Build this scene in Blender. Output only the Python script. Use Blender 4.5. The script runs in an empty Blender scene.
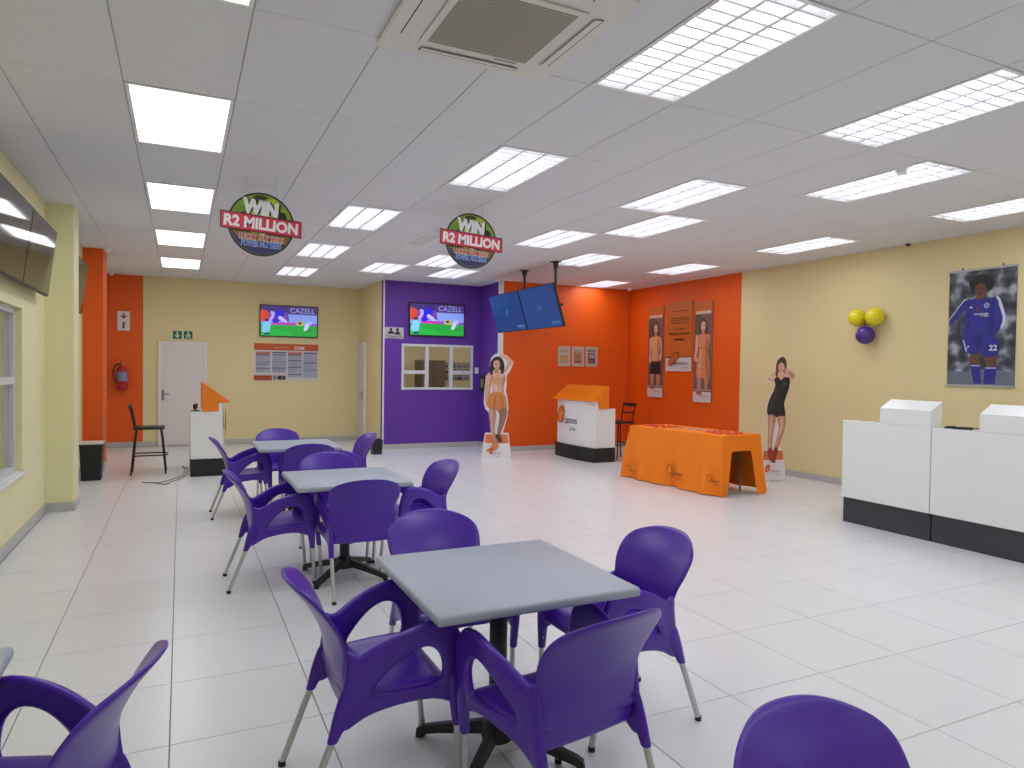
import bpy, bmesh, math, random
from mathutils import Vector, Matrix

random.seed(7)
S = bpy.context.scene
COL = S.collection

# ------------------------------------------------------------------ camera
CAM_H, CEIL = 1.538, 3.164
def make_camera():
    yaw, pit, roll, fpx = 0.4473, -0.0216, 0.014, 690.83
    fw = Vector((math.sin(yaw) * math.cos(pit), math.cos(yaw) * math.cos(pit), math.sin(pit)))
    r = Vector((math.cos(yaw), -math.sin(yaw), 0)); u = r.cross(fw)
    r2 = r * math.cos(roll) + u * math.sin(roll); u2 = -r * math.sin(roll) + u * math.cos(roll)
    m = Matrix((r2, u2, -fw)).transposed().to_4x4(); m.translation = (0, 0, CAM_H)
    cd = bpy.data.cameras.new('camera'); cd.sensor_width = 36.0; cd.lens = fpx / 1024 * 36.0
    cd.clip_start = 0.05; cd.clip_end = 100
    co = bpy.data.objects.new('camera', cd); COL.objects.link(co); co.matrix_world = m
    S.camera = co
make_camera()

# ------------------------------------------------------------------ world, exposure
W = bpy.data.worlds.new('world'); S.world = W; W.use_nodes = True
W.node_tree.nodes['Background'].inputs[0].default_value = (0.75, 0.82, 0.95, 1)
W.node_tree.nodes['Background'].inputs[1].default_value = 0.3
S.view_settings.view_transform = 'Standard'
S.view_settings.look = 'None'
S.view_settings.gamma = 1.0
S.view_settings.use_curve_mapping = False
S.view_settings.exposure = 0.0
LAMP_W = 7.7          # watts of each recessed ceiling fitting
LAMP_COL = (0.915, 0.95, 1.0)

# ------------------------------------------------------------------ materials
def lin(h):
    h = h.lstrip('#'); c = [int(h[i:i + 2], 16) / 255 for i in (0, 2, 4)]
    return tuple(x / 12.92 if x <= .04045 else ((x + .055) / 1.055) ** 2.4 for x in c) + (1,)
MATS = {}
def mat(name, hexc, rough=.5, metal=0., var=.0, scale=8., bump=0., bscale=60., spec=.5, emit=0., coat=0., trans=0.):
    if name in MATS: return MATS[name]
    m = bpy.data.materials.new(name); m.use_nodes = True; MATS[name] = m
    nt = m.node_tree; b = nt.nodes['Principled BSDF']; c = lin(hexc)
    b.inputs['Base Color'].default_value = c
    b.inputs['Roughness'].default_value = rough
    b.inputs['Metallic'].default_value = metal
    b.inputs['Specular IOR Level'].default_value = spec
    if coat: b.inputs['Coat Weight'].default_value = coat
    if trans:
        b.inputs['Transmission Weight'].default_value = trans
        b.inputs['IOR'].default_value = 1.1
    if emit:
        b.inputs['Emission Color'].default_value = c
        b.inputs['Emission Strength'].default_value = emit
    tc = None
    if var or bump:
        tc = nt.nodes.new('ShaderNodeTexCoord')
    if var:
        n = nt.nodes.new('ShaderNodeTexNoise'); n.inputs['Scale'].default_value = scale
        n.inputs['Detail'].default_value = 4
        nt.links.new(tc.outputs['Object'], n.inputs['Vector'])
        mx = nt.nodes.new('ShaderNodeMix'); mx.data_type = 'RGBA'
        mx.inputs[6].default_value = tuple(x * (1 - var) for x in c[:3]) + (1,)
        mx.inputs[7].default_value = tuple(min(1, x * (1 + var)) for x in c[:3]) + (1,)
        nt.links.new(n.outputs['Fac'], mx.inputs[0]); nt.links.new(mx.outputs[2], b.inputs['Base Color'])
    if bump:
        n2 = nt.nodes.new('ShaderNodeTexNoise'); n2.inputs['Scale'].default_value = bscale
        nt.links.new(tc.outputs['Object'], n2.inputs['Vector'])
        bp = nt.nodes.new('ShaderNodeBump'); bp.inputs['Strength'].default_value = bump
        bp.inputs['Distance'].default_value = .01
        nt.links.new(n2.outputs['Fac'], bp.inputs['Height']); nt.links.new(bp.outputs['Normal'], b.inputs['Normal'])
    return m

YEL = mat('yellow wall paint', '#e6d6a2', .6, var=.015, scale=2)
YELP = mat('pale yellow wall paint', '#ede7b6', .6, var=.015, scale=2)
ORG = mat('orange wall paint', '#ea5c02', .5, var=.03, scale=2)
PUR = mat('purple wall paint', '#6433a0', .55, var=.03, scale=2)
WHP = mat('white wall paint', '#e9e6e2', .6, var=.02, scale=2)
TILEM = mat('white porcelain floor tile', '#e2e2e4', .27, var=.02, scale=3, spec=.45)
GROUT = mat('grey grout', '#a9a8a5', .8)
SKIRT = mat('grey tile skirting', '#bdbbb8', .4, var=.03, scale=4)
CTILE = mat('white ceiling board', '#e2e2e7', .85, var=.02, scale=12, bump=.04, bscale=200)
CGRID = mat('shaded grey ceiling grid', '#a09ea0', .6)  # white bars coloured grey, the shadow of the grooves painted in
CSLAB = mat('concrete soffit', '#6b6a68', .9)
WMET = mat('white enamel', '#f0f0f0', .35)
TUBE = mat('fluorescent tube glow', '#f4f6ff', .4, emit=6.5)
DIFF = mat('lit prismatic diffuser', '#f4f6ff', .5, emit=2.2)
LOUV = mat('bright louvre enamel', '#f2f3f8', .3)
CHAIRM = mat('purple chair plastic', '#4c1fa6', .30, var=.03, scale=6, bump=.02, bscale=300)
ALU = mat('brushed aluminium', '#c2c3c4', .35, metal=.85)
BLKP = mat('black plastic', '#141415', .45)
BLKM = mat('black painted metal', '#17171a', .4, var=.1, scale=20)
TABM = mat('grey moulded table top', '#a6adbc', .42, var=.015, scale=30, bump=.02, bscale=250)
CTRW = mat('white laminate', '#eeeeee', .22)
PLIN = mat('dark charcoal wood plinth', '#3b3a40', .5, var=.25, scale=5)
PBLK = mat('black plinth board', '#191a1c', .5)
PORG = mat('orange laminate', '#f58212', .4)
CLOTH = mat('orange polyester cloth', '#fb8200', .7, var=.04, scale=5)
DOORW = mat('white door paint', '#e2dcdb', .45)
FRAMW = mat('white frame paint', '#e8e4e2', .45)
ALUW = mat('white aluminium frame', '#d8d8da', .4, var=.02)
GLASS = mat('clear glass', '#ffffff', .02, trans=1.0)
SCRB = mat('black glossy screen', '#232122', .06, spec=.7)
BRN = mat('brown door', '#7a6550', .5, var=.08, scale=4)
GALV = mat('galvanised grey', '#8d8f92', .4, metal=.6)

# ------------------------------------------------------------------ mesh helpers
class MB:
    def __init__(s): s.v = []; s.f = []; s.m = []; s.mats = []
    def mi(s, m):
        if m not in s.mats: s.mats.append(m)
        return s.mats.index(m)
    def add(s, vs, fs, m=None):
        o = len(s.v); s.v += [tuple(p) for p in vs]
        k = s.mi(m) if m else 0
        for f in fs: s.f.append(tuple(i + o for i in f)); s.m.append(k)
        return s
    def box(s, x0, x1, y0, y1, z0, z1, m=None):
        vs = [(x, y, z) for z in (z0, z1) for y in (y0, y1) for x in (x0, x1)]
        return s.add(vs, [(0, 2, 3, 1), (4, 5, 7, 6), (0, 1, 5, 4), (2, 6, 7, 3), (0, 4, 6, 2), (1, 3, 7, 5)], m)
    def rbox(s, x0, x1, y0, y1, z0, z1, r=.005, seg=2, m=None):
        bm = bmesh.new(); bmesh.ops.create_cube(bm, size=1)
        for v in bm.verts:
            v.co = Vector(((x0 + x1) / 2 + v.co.x * (x1 - x0), (y0 + y1) / 2 + v.co.y * (y1 - y0), (z0 + z1) / 2 + v.co.z * (z1 - z0)))
        bmesh.ops.bevel(bm, geom=bm.edges[:], offset=r, segments=seg, profile=.5, affect='EDGES')
        bm.verts.index_update()
        s.add([v.co[:] for v in bm.verts], [[v.index for v in f.verts] for f in bm.faces], m); bm.free(); return s
    def tube(s, pts, r, n=10, m=None, cap=True):
        pts = [Vector(p) for p in pts]; rs = r if isinstance(r, (list, tuple)) else [r] * len(pts)
        vs = []; prev = None
        for i, p in enumerate(pts):
            t = (pts[min(i + 1, len(pts) - 1)] - pts[max(i - 1, 0)]).normalized()
            if prev is None:
                a = Vector((0, 0, 1)) if abs(t.z) < .9 else Vector((1, 0, 0))
                u = t.cross(a).normalized()
            else:
                u = (prev - t * prev.dot(t)).normalized()
            prev = u; w = t.cross(u)
            for k in range(n):
                a = 2 * math.pi * k / n; vs.append(p + (u * math.cos(a) + w * math.sin(a)) * rs[i])
        fs = []
        for i in range(len(pts) - 1):
            for k in range(n):
                k2 = (k + 1) % n; fs.append((i * n + k, i * n + k2, (i + 1) * n + k2, (i + 1) * n + k))
        if cap:
            fs.append(tuple(range(n - 1, -1, -1))); L = (len(pts) - 1) * n; fs.append(tuple(range(L, L + n)))
        return s.add(vs, fs, m)
    def lathe(s, prof, n=24, c=(0, 0, 0), m=None):
        vs = []
        for r, z in prof:
            for k in range(n):
                a = 2 * math.pi * k / n; vs.append((c[0] + r * math.cos(a), c[1] + r * math.sin(a), c[2] + z))
        fs = []
        for i in range(len(prof) - 1):
            for k in range(n):
                k2 = (k + 1) % n; fs.append((i * n + k, i * n + k2, (i + 1) * n + k2, (i + 1) * n + k))
        fs.append(tuple(range(n - 1, -1, -1))); L = (len(prof) - 1) * n; fs.append(tuple(range(L, L + n)))
        return s.add(vs, fs, m)
    def prism(s, poly, fn, d0, d1, m=None):
        """extrude a 2-D outline between depth d0 and d1; fn(a, b, d) gives the 3-D point"""
        n = len(poly); vs = [fn(a, b, d0) for a, b in poly] + [fn(a, b, d1) for a, b in poly]
        fs = [tuple(range(n)), tuple(range(2 * n - 1, n - 1, -1))] + [(i, i + n, (i + 1) % n + n, (i + 1) % n) for i in range(n)]
        return s.add(vs, fs, m)
    def loft(s, secs, m=None):
        """secs: (cx, cy, cz, half_x, half_y) rectangular sections, capped"""
        vs = []
        for cx, cy, cz, a, b in secs: vs += [(cx - a, cy - b, cz), (cx + a, cy - b, cz), (cx + a, cy + b, cz), (cx - a, cy + b, cz)]
        fs = [(3, 2, 1, 0)]
        for i in range(len(secs) - 1):
            for k in range(4):
                k2 = (k + 1) % 4; fs.append((i * 4 + k, i * 4 + k2, i * 4 + 4 + k2, i * 4 + 4 + k))
        L = 4 * (len(secs) - 1); fs.append((L, L + 1, L + 2, L + 3))
        return s.add(vs, fs, m)
    def mesh(s, name, m=None, smooth=False, fix=True):
        me = bpy.data.meshes.new(name); me.from_pydata(s.v, [], s.f)
        ms = s.mats or [m]
        for x in ms: me.materials.append(x)
        if s.mats and len(s.mats) > 1: me.polygons.foreach_set('material_index', s.m)
        if fix:
            bm = bmesh.new(); bm.from_mesh(me); bmesh.ops.recalc_face_normals(bm, faces=bm.faces[:]); bm.to_mesh(me); bm.free()
        if smooth:
            me.polygons.foreach_set('use_smooth', [True] * len(me.polygons))
            me.set_sharp_from_angle(angle=math.radians(smooth if smooth is not True else 40))
        me.update(); return me

def link(name, data, parent=None, loc=(0, 0, 0), rz=0., kind=None):
    o = bpy.data.objects.new(name, data); COL.objects.link(o)
    o.location = loc; o.rotation_euler = (0, 0, rz)
    if parent: o.parent = parent
    if kind: o['kind'] = kind
    return o
def tag(o, label, cat, group=None):
    o['label'] = label; o['category'] = cat
    if group: o['group'] = group
    return o
def thing(name, label, cat, loc=(0, 0, 0), rz=0., group=None):
    return tag(link(name, None, None, loc, rz), label, cat, group)
def part(name, mb, m=None, parent=None, smooth=False, **k):
    return link(name, mb.mesh(name, m, smooth) if isinstance(mb, MB) else mb, parent, **k)
def struct(name, mb, m, smooth=False): return link(name, mb.mesh(name, m, smooth), None, kind='structure')
def bake(mb, m, mods, name):
    """apply modifiers once and give back a shared smooth mesh"""
    o = link(name, mb.mesh(name, m, fix=True))
    for t, kw in mods:
        md = o.modifiers.new(t, t)
        for k, v in kw.items(): setattr(md, k, v)
    dg = bpy.context.evaluated_depsgraph_get()
    me = bpy.data.meshes.new_from_object(o.evaluated_get(dg)); me.name = name
    me.polygons.foreach_set('use_smooth', [True] * len(me.polygons)); me.update()
    bpy.data.objects.remove(o); return me
def copy_tree(o, parent=None):
    c = o.copy(); COL.objects.link(c); c.parent = parent
    for ch in list(o.children): copy_tree(ch, c)
    return c

# ------------------------------------------------------------------ flat print helper (posters, screens, signs)
def crom(pts, n=5):
    out = []; L = len(pts)
    for i in range(L):
        p0, p1, p2, p3 = [Vector(pts[(i + k) % L]) for k in (-1, 0, 1, 2)]
        for j in range(n):
            t = j / n
            out.append(tuple(.5 * (2 * p1 + (p2 - p0) * t + (2 * p0 - 5 * p1 + 4 * p2 - p3) * t * t + (3 * p1 - p0 - 3 * p2 + p3) * t ** 3)))
    return out
def ell(cx, cy, a, b, n=24, rot=0.):
    c, s = math.cos(rot), math.sin(rot)
    return [(cx + a * math.cos(t) * c - b * math.sin(t) * s, cy + a * math.cos(t) * s + b * math.sin(t) * c) for t in [2 * math.pi * k / n for k in range(n)]]
TXT = {}
def text2d(txt, bold=0., shear=0.):
    k = (txt, bold, shear)
    if k in TXT: return TXT[k]
    cu = bpy.data.curves.new('txt', 'FONT'); cu.body = txt; cu.size = 1.0; cu.resolution_u = 3
    cu.align_x = 'CENTER'; cu.align_y = 'CENTER'; cu.offset = bold; cu.shear = shear
    o = bpy.data.objects.new('txt', cu); COL.objects.link(o)
    dg = bpy.context.evaluated_depsgraph_get(); me = o.evaluated_get(dg).to_mesh()
    vs = [(v.co.x, v.co.y) for v in me.vertices]; fs = [tuple(p.vertices) for p in me.polygons]
    bpy.data.objects.remove(o); bpy.data.curves.remove(cu)
    TXT[k] = (vs, fs); return TXT[k]
class Art:
    """flat coloured shapes on a plate facing local -Y; each later shape is 0.4 mm prouder"""
    def __init__(s, tf=lambda a, b: (a, b), y0=0., dy=.0004):
        s.mb = MB(); s.tf = tf; s.y = y0; s.dy = dy
    def poly(s, pts, m, smooth=0):
        if smooth: pts = crom(pts, smooth)
        s.y -= s.dy; q = [s.tf(a, b) for a, b in pts]
        ar = sum(q[i][0] * q[(i + 1) % len(q)][1] - q[(i + 1) % len(q)][0] * q[i][1] for i in range(len(q)))
        if ar < 0: q.reverse()
        s.mb.add([(a, s.y, b) for a, b in q], [tuple(range(len(q)))], m); return s
    def rect(s, a0, b0, a1, b1, m): return s.poly([(a0, b0), (a1, b0), (a1, b1), (a0, b1)], m)
    def ell(s, cx, cy, a, b, m, rot=0.): return s.poly(ell(cx, cy, a, b, 24, rot), m)
    def text(s, t, cx, cy, w, h, m, bold=0., rot=0., shear=0.):
        vs, fs = text2d(t, bold, shear)
        if not vs: return s
        x0, x1 = min(v[0] for v in vs), max(v[0] for v in vs); y0, y1 = min(v[1] for v in vs), max(v[1] for v in vs)
        c, sn = math.cos(rot), math.sin(rot); s.y -= s.dy; out = []
        for a, b in vs:
            a = (a - (x0 + x1) / 2) / (x1 - x0) * w; b = (b - (y0 + y1) / 2) / (y1 - y0) * h
            p = s.tf(cx + a * c - b * sn, cy + a * sn + b * c); out.append((p[0], s.y, p[1]))
        s.mb.add(out, fs, m); return s
    def obj(s, name, parent, **k): return link(name, s.mb.mesh(name, fix=False), parent, **k)
def ink(h): return mat('print ' + h, h, .45)
def glow(h, e=1.0): return mat('screen %s %g' % (h, e), h, .3, emit=e)

# ================================================================== ROOM
XL, XR, YB, YF = -1.25, 8.22, 14.5, -3.0           # left wall, right wall, far yellow wall, wall behind the camera
YP, YO, XP, XO = 12.65, 11.6, 3.4, 5.36            # purple wall, orange wall, side wall with door, left end of orange wall
PXI = lambda x, y, z: None

# ---- floor: slab, then tiles as pieces
fl = struct('floor', MB().box(XL - .3, XR + .3, YF - .3, 16.2, -.2, -.012), GROUT)
fl['label'] = 'white tiled floor'
def inroom(cx, cy):
    if cy > YB: return False
    if cx > XP and cy > YP: return False
    if cx > XO and cy > YO: return False
    return True
Mi = S.camera.matrix_world.inverted()
def vis(x, y, z):
    p = Mi @ Vector((x, y, z))
    if p.z > -.3: return None
    return 512 - 690.83 * p.x / p.z, 384 + 690.83 * p.y / p.z, -p.z
tile_me = MB().rbox(-.5, .5, -.5, .5, -.011, 0, .0025, 1).mesh('floor_tile', TILEM)
cells = []
G = .0018
def split_cells(x0, x1, y0, y1):
    """cut a grid cell at the steps of the room outline"""
    xs = [x0] + [c for c in (XP, XO) if x0 < c < x1 and y1 > YO] + [x1]
    for p, q in zip(xs, xs[1:]):
        c = (p + q) / 2; lim = YO if c > XO else (YP if c > XP else YB)
        a0, a1, b0, b1 = max(p, XL), min(q, XR), max(y0, YF), min(y1, lim)
        if a1 - a0 > .03 and b1 - b0 > .03: yield a0, a1, b0, b1
for i in range(-3, 15):
    for j in range(-6, 26):
        gx, gy = -.036 + .6 * i, .074 + .6 * j
        for x0, x1, y0, y1 in split_cells(gx, gx + .6, gy, gy + .6):
            v = vis((x0 + x1) / 2, (y0 + y1) / 2, 0)
            score = -1
            if v and -60 < v[0] < 1084 and v[1] < 840: score = (x1 - x0) * (y1 - y0) / v[2] ** 3
            cells.append((score, x0 + G, x1 - G, y0 + G, y1 - G))
cells.sort(reverse=True)
rest = MB()
for k, (sc_, x0, x1, y0, y1) in enumerate(cells):
    if k < 290 and sc_ > 0:
        o = link('floor_tile', tile_me, fl, ((x0 + x1) / 2, (y0 + y1) / 2, 0)); o.scale = (x1 - x0, y1 - y0, 1)
    else:
        rest.box(x0, x1, y0, y1, -.011, 0)
part('floor_tiles', rest, TILEM, fl)['kind'] = 'stuff'

# ---- ceiling lights: cells (i, j); cell origin at 0.296 + 0.6 i, 0.994 + 1.2 j
GX, GY = .296, .994
DIFFUSER = [(-1, 1), (-1, 3), (-1, 5), (-1, 7), (-1, 9)]
LOUVRE = [(3, 1), (3, 3), (2, 5), (2, 7), (2, 9), (6, 1), (6, 3), (7, 4), (6, 5), (5, 7), (6, 8), (4, 8), (8, 6), (11, 6), (11, 4), (8, 2), (11, 2),
          (11, 0), (8, 0), (3, -1), (6, -1), (11, -2), (-1, -1), (3, -3), (8, -3)]
WALLLIGHT = (11, 8)       # fitting butting against the orange wall
taken = set(DIFFUSER + LOUVRE + [WALLLIGHT])

ce = struct('ceiling', MB().box(XL - .3, XR + .3, YF - .3, 16.2, CEIL + .16, CEIL + .3), CSLAB)
ce['label'] = 'suspended ceiling of white boards'
ct_me = MB().rbox(-.5, .5, -.5, .5, 0, .014, .003, 1).mesh('ceiling_tile', CTILE)
AC = (.876, 1.80, 2.51, 3.43)
for i in range(-3, 14):
    for j in range(-4, 12):
        if (i, j) in taken: continue
        gx, gy = GX + .6 * i, GY + 1.2 * j
        for x0, x1, y0, y1 in split_cells(gx, gx + .6, gy, gy + 1.2):
            o = link('ceiling_tile', ct_me, ce, ((x0 + x1) / 2, (y0 + y1) / 2, CEIL)); o.scale = (x1 - x0 - .005, y1 - y0 - .005, 1)
for i in range(-3, 15):
    x = GX + .6 * i
    if XL < x < XR:
        yl = YO if x > XO else (YP if x > XP else YB)
        part('grid_runner', MB().box(x - .012, x + .012, YF, yl, CEIL + .006, CEIL + .03), CGRID, ce)
for j in range(-4, 12):
    y = GY + 1.2 * j
    if YF < y < YB:
        xr = XP if y > YP else (XO if y > YO else XR)
        part('grid_runner', MB().box(XL, xr, y - .012, y + .012, CEIL + .0055, CEIL + .03), CGRID, ce)

# ---- walls
def wall_with_hole(axis, c0, c1, a0, a1, z0, z1, h):
    """wall slab from c0..c1 across, a0..a1 along, with the hole h=(b0,b1,hz0,hz1)"""
    mb = MB()
    for (p, q, r, t) in ((a0, h[0], z0, z1), (h[1], a1, z0, z1), (h[0], h[1], z0, h[2]), (h[0], h[1], h[3], z1)):
        if q - p < .002 or t - r < .002: continue
        if axis == 'x': mb.box(c0, c1, p, q, r, t)
        else: mb.box(p, q, c0, c1, r, t)
    return mb
ZT = CEIL + .16
WIN_L = (5.55, 7.29, .58, 2.01)
WIN_P = (3.75, 5.20, 1.12, 1.99)
struct('wall_left', wall_with_hole('x', XL - .2, XL, YF, YB, 0, ZT, WIN_L), YELP)
struct('wall_right', MB().box(XR, XR + .2, YF, 8.55, 0, ZT), YEL)
struct('wall_right_orange', MB().box(XR, XR + .2, 8.55, YO + .2, 0, ZT), ORG)
struct('wall_front', MB().box(XL - .2, XR + .2, YF - .2, YF, 0, ZT), YELP)
struct('wall_back', MB().box(-.63, XP, YB, YB + .2, 0, ZT), YEL)
struct('wall_back_orange', MB().box(XL - .2, -.63, YB, YB + .2, 0, ZT), ORG)
struct('wall_side', MB().box(XP, XP + .14, YP + .15, YB + .2, 0, ZT), YEL)
struct('wall_purple', wall_with_hole('y', YP, YP + .15, XP, XO + .2, 0, ZT, WIN_P), PUR)
struct('wall_return_purple', MB().box(XO, XO + .15, YO + .2, YP, 0, ZT), PUR)
struct('wall_orange', MB().box(XO + .012, XR, YO, YO + .2, 0, ZT), ORG)
struct('trim_1', MB().box(XO - .006, XO + .012, YO - .002, YO + .2, 0, ZT), WHP)
struct('trim_2', MB().box(XP - .006, XP + .02, YP - .006, YP + .01, 0, CEIL), WHP)
struct('wall_column_yellow', MB().box(XL, -1.0, 8.42, 8.80, 0, CEIL - .0), YELP)
struct('wall_column_orange', MB().box(XL, -1.0, 11.4, 11.95, 0, CEIL - .0), ORG)
# rooms seen through the glass
struct('wall_office_left', MB().box(-4.2, -4.0, 2.0, 14, 0, ZT), YELP)
struct('wall_office_far', MB().box(-4.0, XL - .2, 11.0, 11.2, 0, ZT), YELP)
struct('wall_office_near', MB().box(-4.0, XL - .2, 2.0, 2.2, 0, ZT), YELP)
struct('floor_office', MB().box(-4.2, XL - .2, 2.0, 11.2, -.1, 0), TILEM)
struct('ceiling_office', MB().box(-4.2, XL - .2, 2.0, 11.2, 2.9, 3.0), CTILE)
struct('wall_passage_back', MB().box(XP, 8.4, 16.0, 16.2, 0, ZT), YEL)
struct('wall_passage_right', MB().box(8.22, 8.4, YO + .2, 16.0, 0, ZT), YEL)
struct('wall_passage_left', MB().box(XP + .14, XP + .2, YB + .2, 16.0, 0, ZT), YEL)
struct('floor_passage', MB().box(XP + .14, 8.22, YP + .15, 16.0, -.012, 0), TILEM)
struct('ceiling_passage', MB().box(XP + .14, 8.22, YP + .15, 16.0, 2.9, 3.0), CTILE)

# ---- skirtings
def skirt(n, x0, x1, y0, y1): struct('baseboard_' + n, MB().box(x0, x1, y0, y1, 0, .095), SKIRT)
t = .012
skirt('left', XL, XL + t, YF, 8.42 - t); skirt('left_beyond', XL, XL + t, 8.80 + t, 11.4 - t); skirt('left_far', XL, XL + t, 11.95 + t, YB)
skirt('column_yellow_front', XL, -1.0 + t, 8.42 - t, 8.42); skirt('column_yellow_side', -1.0, -1.0 + t, 8.42, 8.80); skirt('column_orange_front', XL, -1.0 + t, 11.4 - t, 11.4); skirt('column_orange_side', -1.0, -1.0 + t, 11.4, 11.95)
skirt('back_orange', XL + t, -.40, YB - t, YB); skirt('back', .48, XP, YB - t, YB); skirt('side', XP - t, XP, YP - t, 13.9)
skirt('purple', XP, XO - t, YP - t, YP); skirt('return', XO - t, XO, YO - t, YP); skirt('orange', XO, XR - t, YO - t, YO)
skirt('right', XR - t, XR, YF, YO)

# ---- doors
def door(n, x0, x1, z1, y, handle_x):
    r = link('door_%d' % n, None, None, kind='structure')
    part('door_leaf', MB().box(x0 + .05, x1 - .05, y - .03, y - .002, .012, z1 - .05), DOORW, r)
    part('door_frame', MB().box(x0, x0 + .05, y - .045, y - .001, 0, z1).box(x1 - .05, x1, y - .045, y - .001, 0, z1).box(x0 + .05, x1 - .05, y - .045, y - .001, z1 - .05, z1), FRAMW, r)
    h = part('door_handle', MB().box(handle_x - .022, handle_x + .022, y - .038, y - .03, .86, 1.06), GALV, r)
    part('lever', MB().tube([(handle_x, y - .038, .98), (handle_x, y - .075, .98), (handle_x + .11, y - .078, .98)], .009, 8), GALV, h, smooth=True)
    return r
door(1, -.38, .46, 1.97, YB, -.30)
r = link('door_2', None, None, kind='structure')
part('door_leaf', MB().box(XP - .03, XP - .002, 14.0, 14.48, .012, 1.98), DOORW, r)
part('door_frame', MB().box(XP - .05, XP - .001, 13.93, 14.0, 0, 2.04).box(XP - .05, XP - .001, 14.0, 14.49, 1.98, 2.04), FRAMW, r)
part('door_handle', MB().box(XP - .045, XP - .03, 14.12, 14.16, .86, 1.04).tube([(XP - .045, 14.14, .97), (XP - .08, 14.14, .97), (XP - .08, 14.24, .97)], .009, 8), GALV, r)

# ---- window in the purple wall
def window_p():
    x0, x1, z0, z1 = WIN_P; r = link('window_1', None, None, kind='structure'); y0, y1 = YP - .02, YP + .05
    m1, m2, zt = 4.25, 4.74, 1.455
    f = .045
    part('window_frame', MB().box(x0, x1, y0, y1, z0, z0 + f).box(x0, x1, y0, y1, z1 - f, z1).box(x0, x0 + f, y0, y1, z0 + f, z1 - f).box(x1 - f, x1, y0, y1, z0 + f, z1 - f), ALUW, r)
    for m in (m1, m2): part('mullion', MB().box(m - .035, m + .035, y0, y1, z0 + f, z1 - f), ALUW, r)
    part('transom', MB().box(x0 + f, m1 - .035, y0, y1, zt - .035, zt + .035), ALUW, r)
    part('transom', MB().box(m2 + .035, x1 - f, y0, y1, zt - .035, zt + .035), ALUW, r)
    for a, b, c, d in ((x0 + f, m1 - .035, zt + .035, z1 - f), (x0 + f, m1 - .035, z0 + f, zt - .035), (m1 + .035, m2 - .035, z0 + f, z1 - f), (m2 + .035, x1 - f, zt + .035, z1 - f), (m2 + .035, x1 - f, z0 + f, zt - .035)):
        part('pane', MB().box(a, b, YP + .012, YP + .018, c, d), GLASS, r)
window_p()
# ---- window in the left wall
def window_l():
    y0, y1, z0, z1 = WIN_L; r = link('window_2', None, None, kind='structure'); x0, x1 = XL - .12, XL - .05; f = .05; zt = 1.38
    part('window_frame', MB().box(x0, x1, y0, y1, z0, z0 + f).box(x0, x1, y0, y1, z1 - f, z1).box(x0, x1, y0, y0 + f, z0 + f, z1 - f).box(x0, x1, y1 - f, y1, z0 + f, z1 - f), ALUW, r)
    ym = (y0 + y1) / 2
    part('mullion', MB().box(x0, x1, ym - .035, ym + .035, z0 + f, z1 - f), ALUW, r)
    for a, b in ((y0 + f, ym - .035), (ym + .035, y1 - f)):
        part('transom', MB().box(x0, x1, a, b, zt - .03, zt + .03), ALUW, r)
        for c, d in ((z0 + f, zt - .03), (zt + .03, z1 - f)): part('pane', MB().box(XL - .09, XL - .084, a, b, c, d), GLASS, r)
    part('window_sill', MB().rbox(XL - .05, XL + .03, y0, y1, z0 - .02, z0 + .004, .004, 1), WHP, r)
window_l()

# ================================================================== CEILING LIGHTS
def frame_mb(w, l, b=.022):
    mb = MB(); x, y = w / 2, l / 2
    for a in ((-x, x, -y, -y + b), (-x, x, y - b, y), (-x, -x + b, -y + b, y - b), (x - b, x, -y + b, y - b)): mb.box(*a, -.004, .012)
    return mb
def lamp_light(parent, w, l, z):
    ld = bpy.data.lights.new('lamp_light', 'AREA'); ld.shape = 'RECTANGLE'; ld.size = w; ld.size_y = l
    ld.energy = LAMP_W; ld.color = LAMP_COL
    return link('lamp_light', ld, parent, (0, 0, z))
fr_me = frame_mb(.592, 1.192).mesh('frame', WMET)
def housing_mb(w, l, d):
    x, y = w / 2, l / 2; mb = MB()
    mb.box(-x, x, -y, y, d - .004, d)
    for a in ((-x, x, -y, -y + .004), (-x, x, y - .004, y), (-x, -x + .004, -y, y), (x - .004, x, -y, y)): mb.box(*a, .012, d)
    return mb
hs_me = housing_mb(.57, 1.17, .105).mesh('housing', WMET)
tb_me = MB().tube([(0, -.55, 0), (0, .55, 0)], .013, 10).mesh('lamp_tube', TUBE, True)
dv_me = MB().prism([(-.010, .0), (.010, .0), (.003, .05), (-.003, .05)], lambda a, b, d: (a, d, b), -.572, .572).mesh('louvre_divider', LOUV)
bl_me = MB().prism([(-.006, .0), (.006, .0), (.0015, .046), (-.0015, .046)], lambda a, b, d: (d, a, b), -.27, .27).mesh('louvre_blade', LOUV)
df_me = MB().box(-.276, .276, -.576, .576, .002, .008).mesh('diffuser', DIFF)
def louvre_light():
    r = thing('ceiling_light', 'recessed fluorescent ceiling light with white louvre blades and three tubes', 'ceiling light', group='louvred ceiling lights')
    link('frame', fr_me, r); link('housing', hs_me, r)
    for k in (-1, 0, 1): link('lamp_tube', tb_me, r, (k * .18, 0, .078))
    for k in (-1, 1): link('louvre_divider', dv_me, r, (k * .092, 0, .002))
    for k in range(13): link('louvre_blade', bl_me, r, (0, -.51 + k * .085, .003))
    lamp_light(r, .52, 1.1, -.006)
    return r
def diffuser_light():
    r = thing('ceiling_light', 'recessed ceiling light with a plain glowing diffuser, in the line above the window wall', 'ceiling light', group='diffuser ceiling lights')
    link('frame', fr_me, r); link('housing', hs_me, r); link('diffuser', df_me, r); lamp_light(r, .52, 1.1, -.006)
    return r
def cell(i, j): return (GX + .6 * i + .3, GY + 1.2 * j + .6, CEIL)
LL = 'louvred fluorescent ceiling light '
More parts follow.
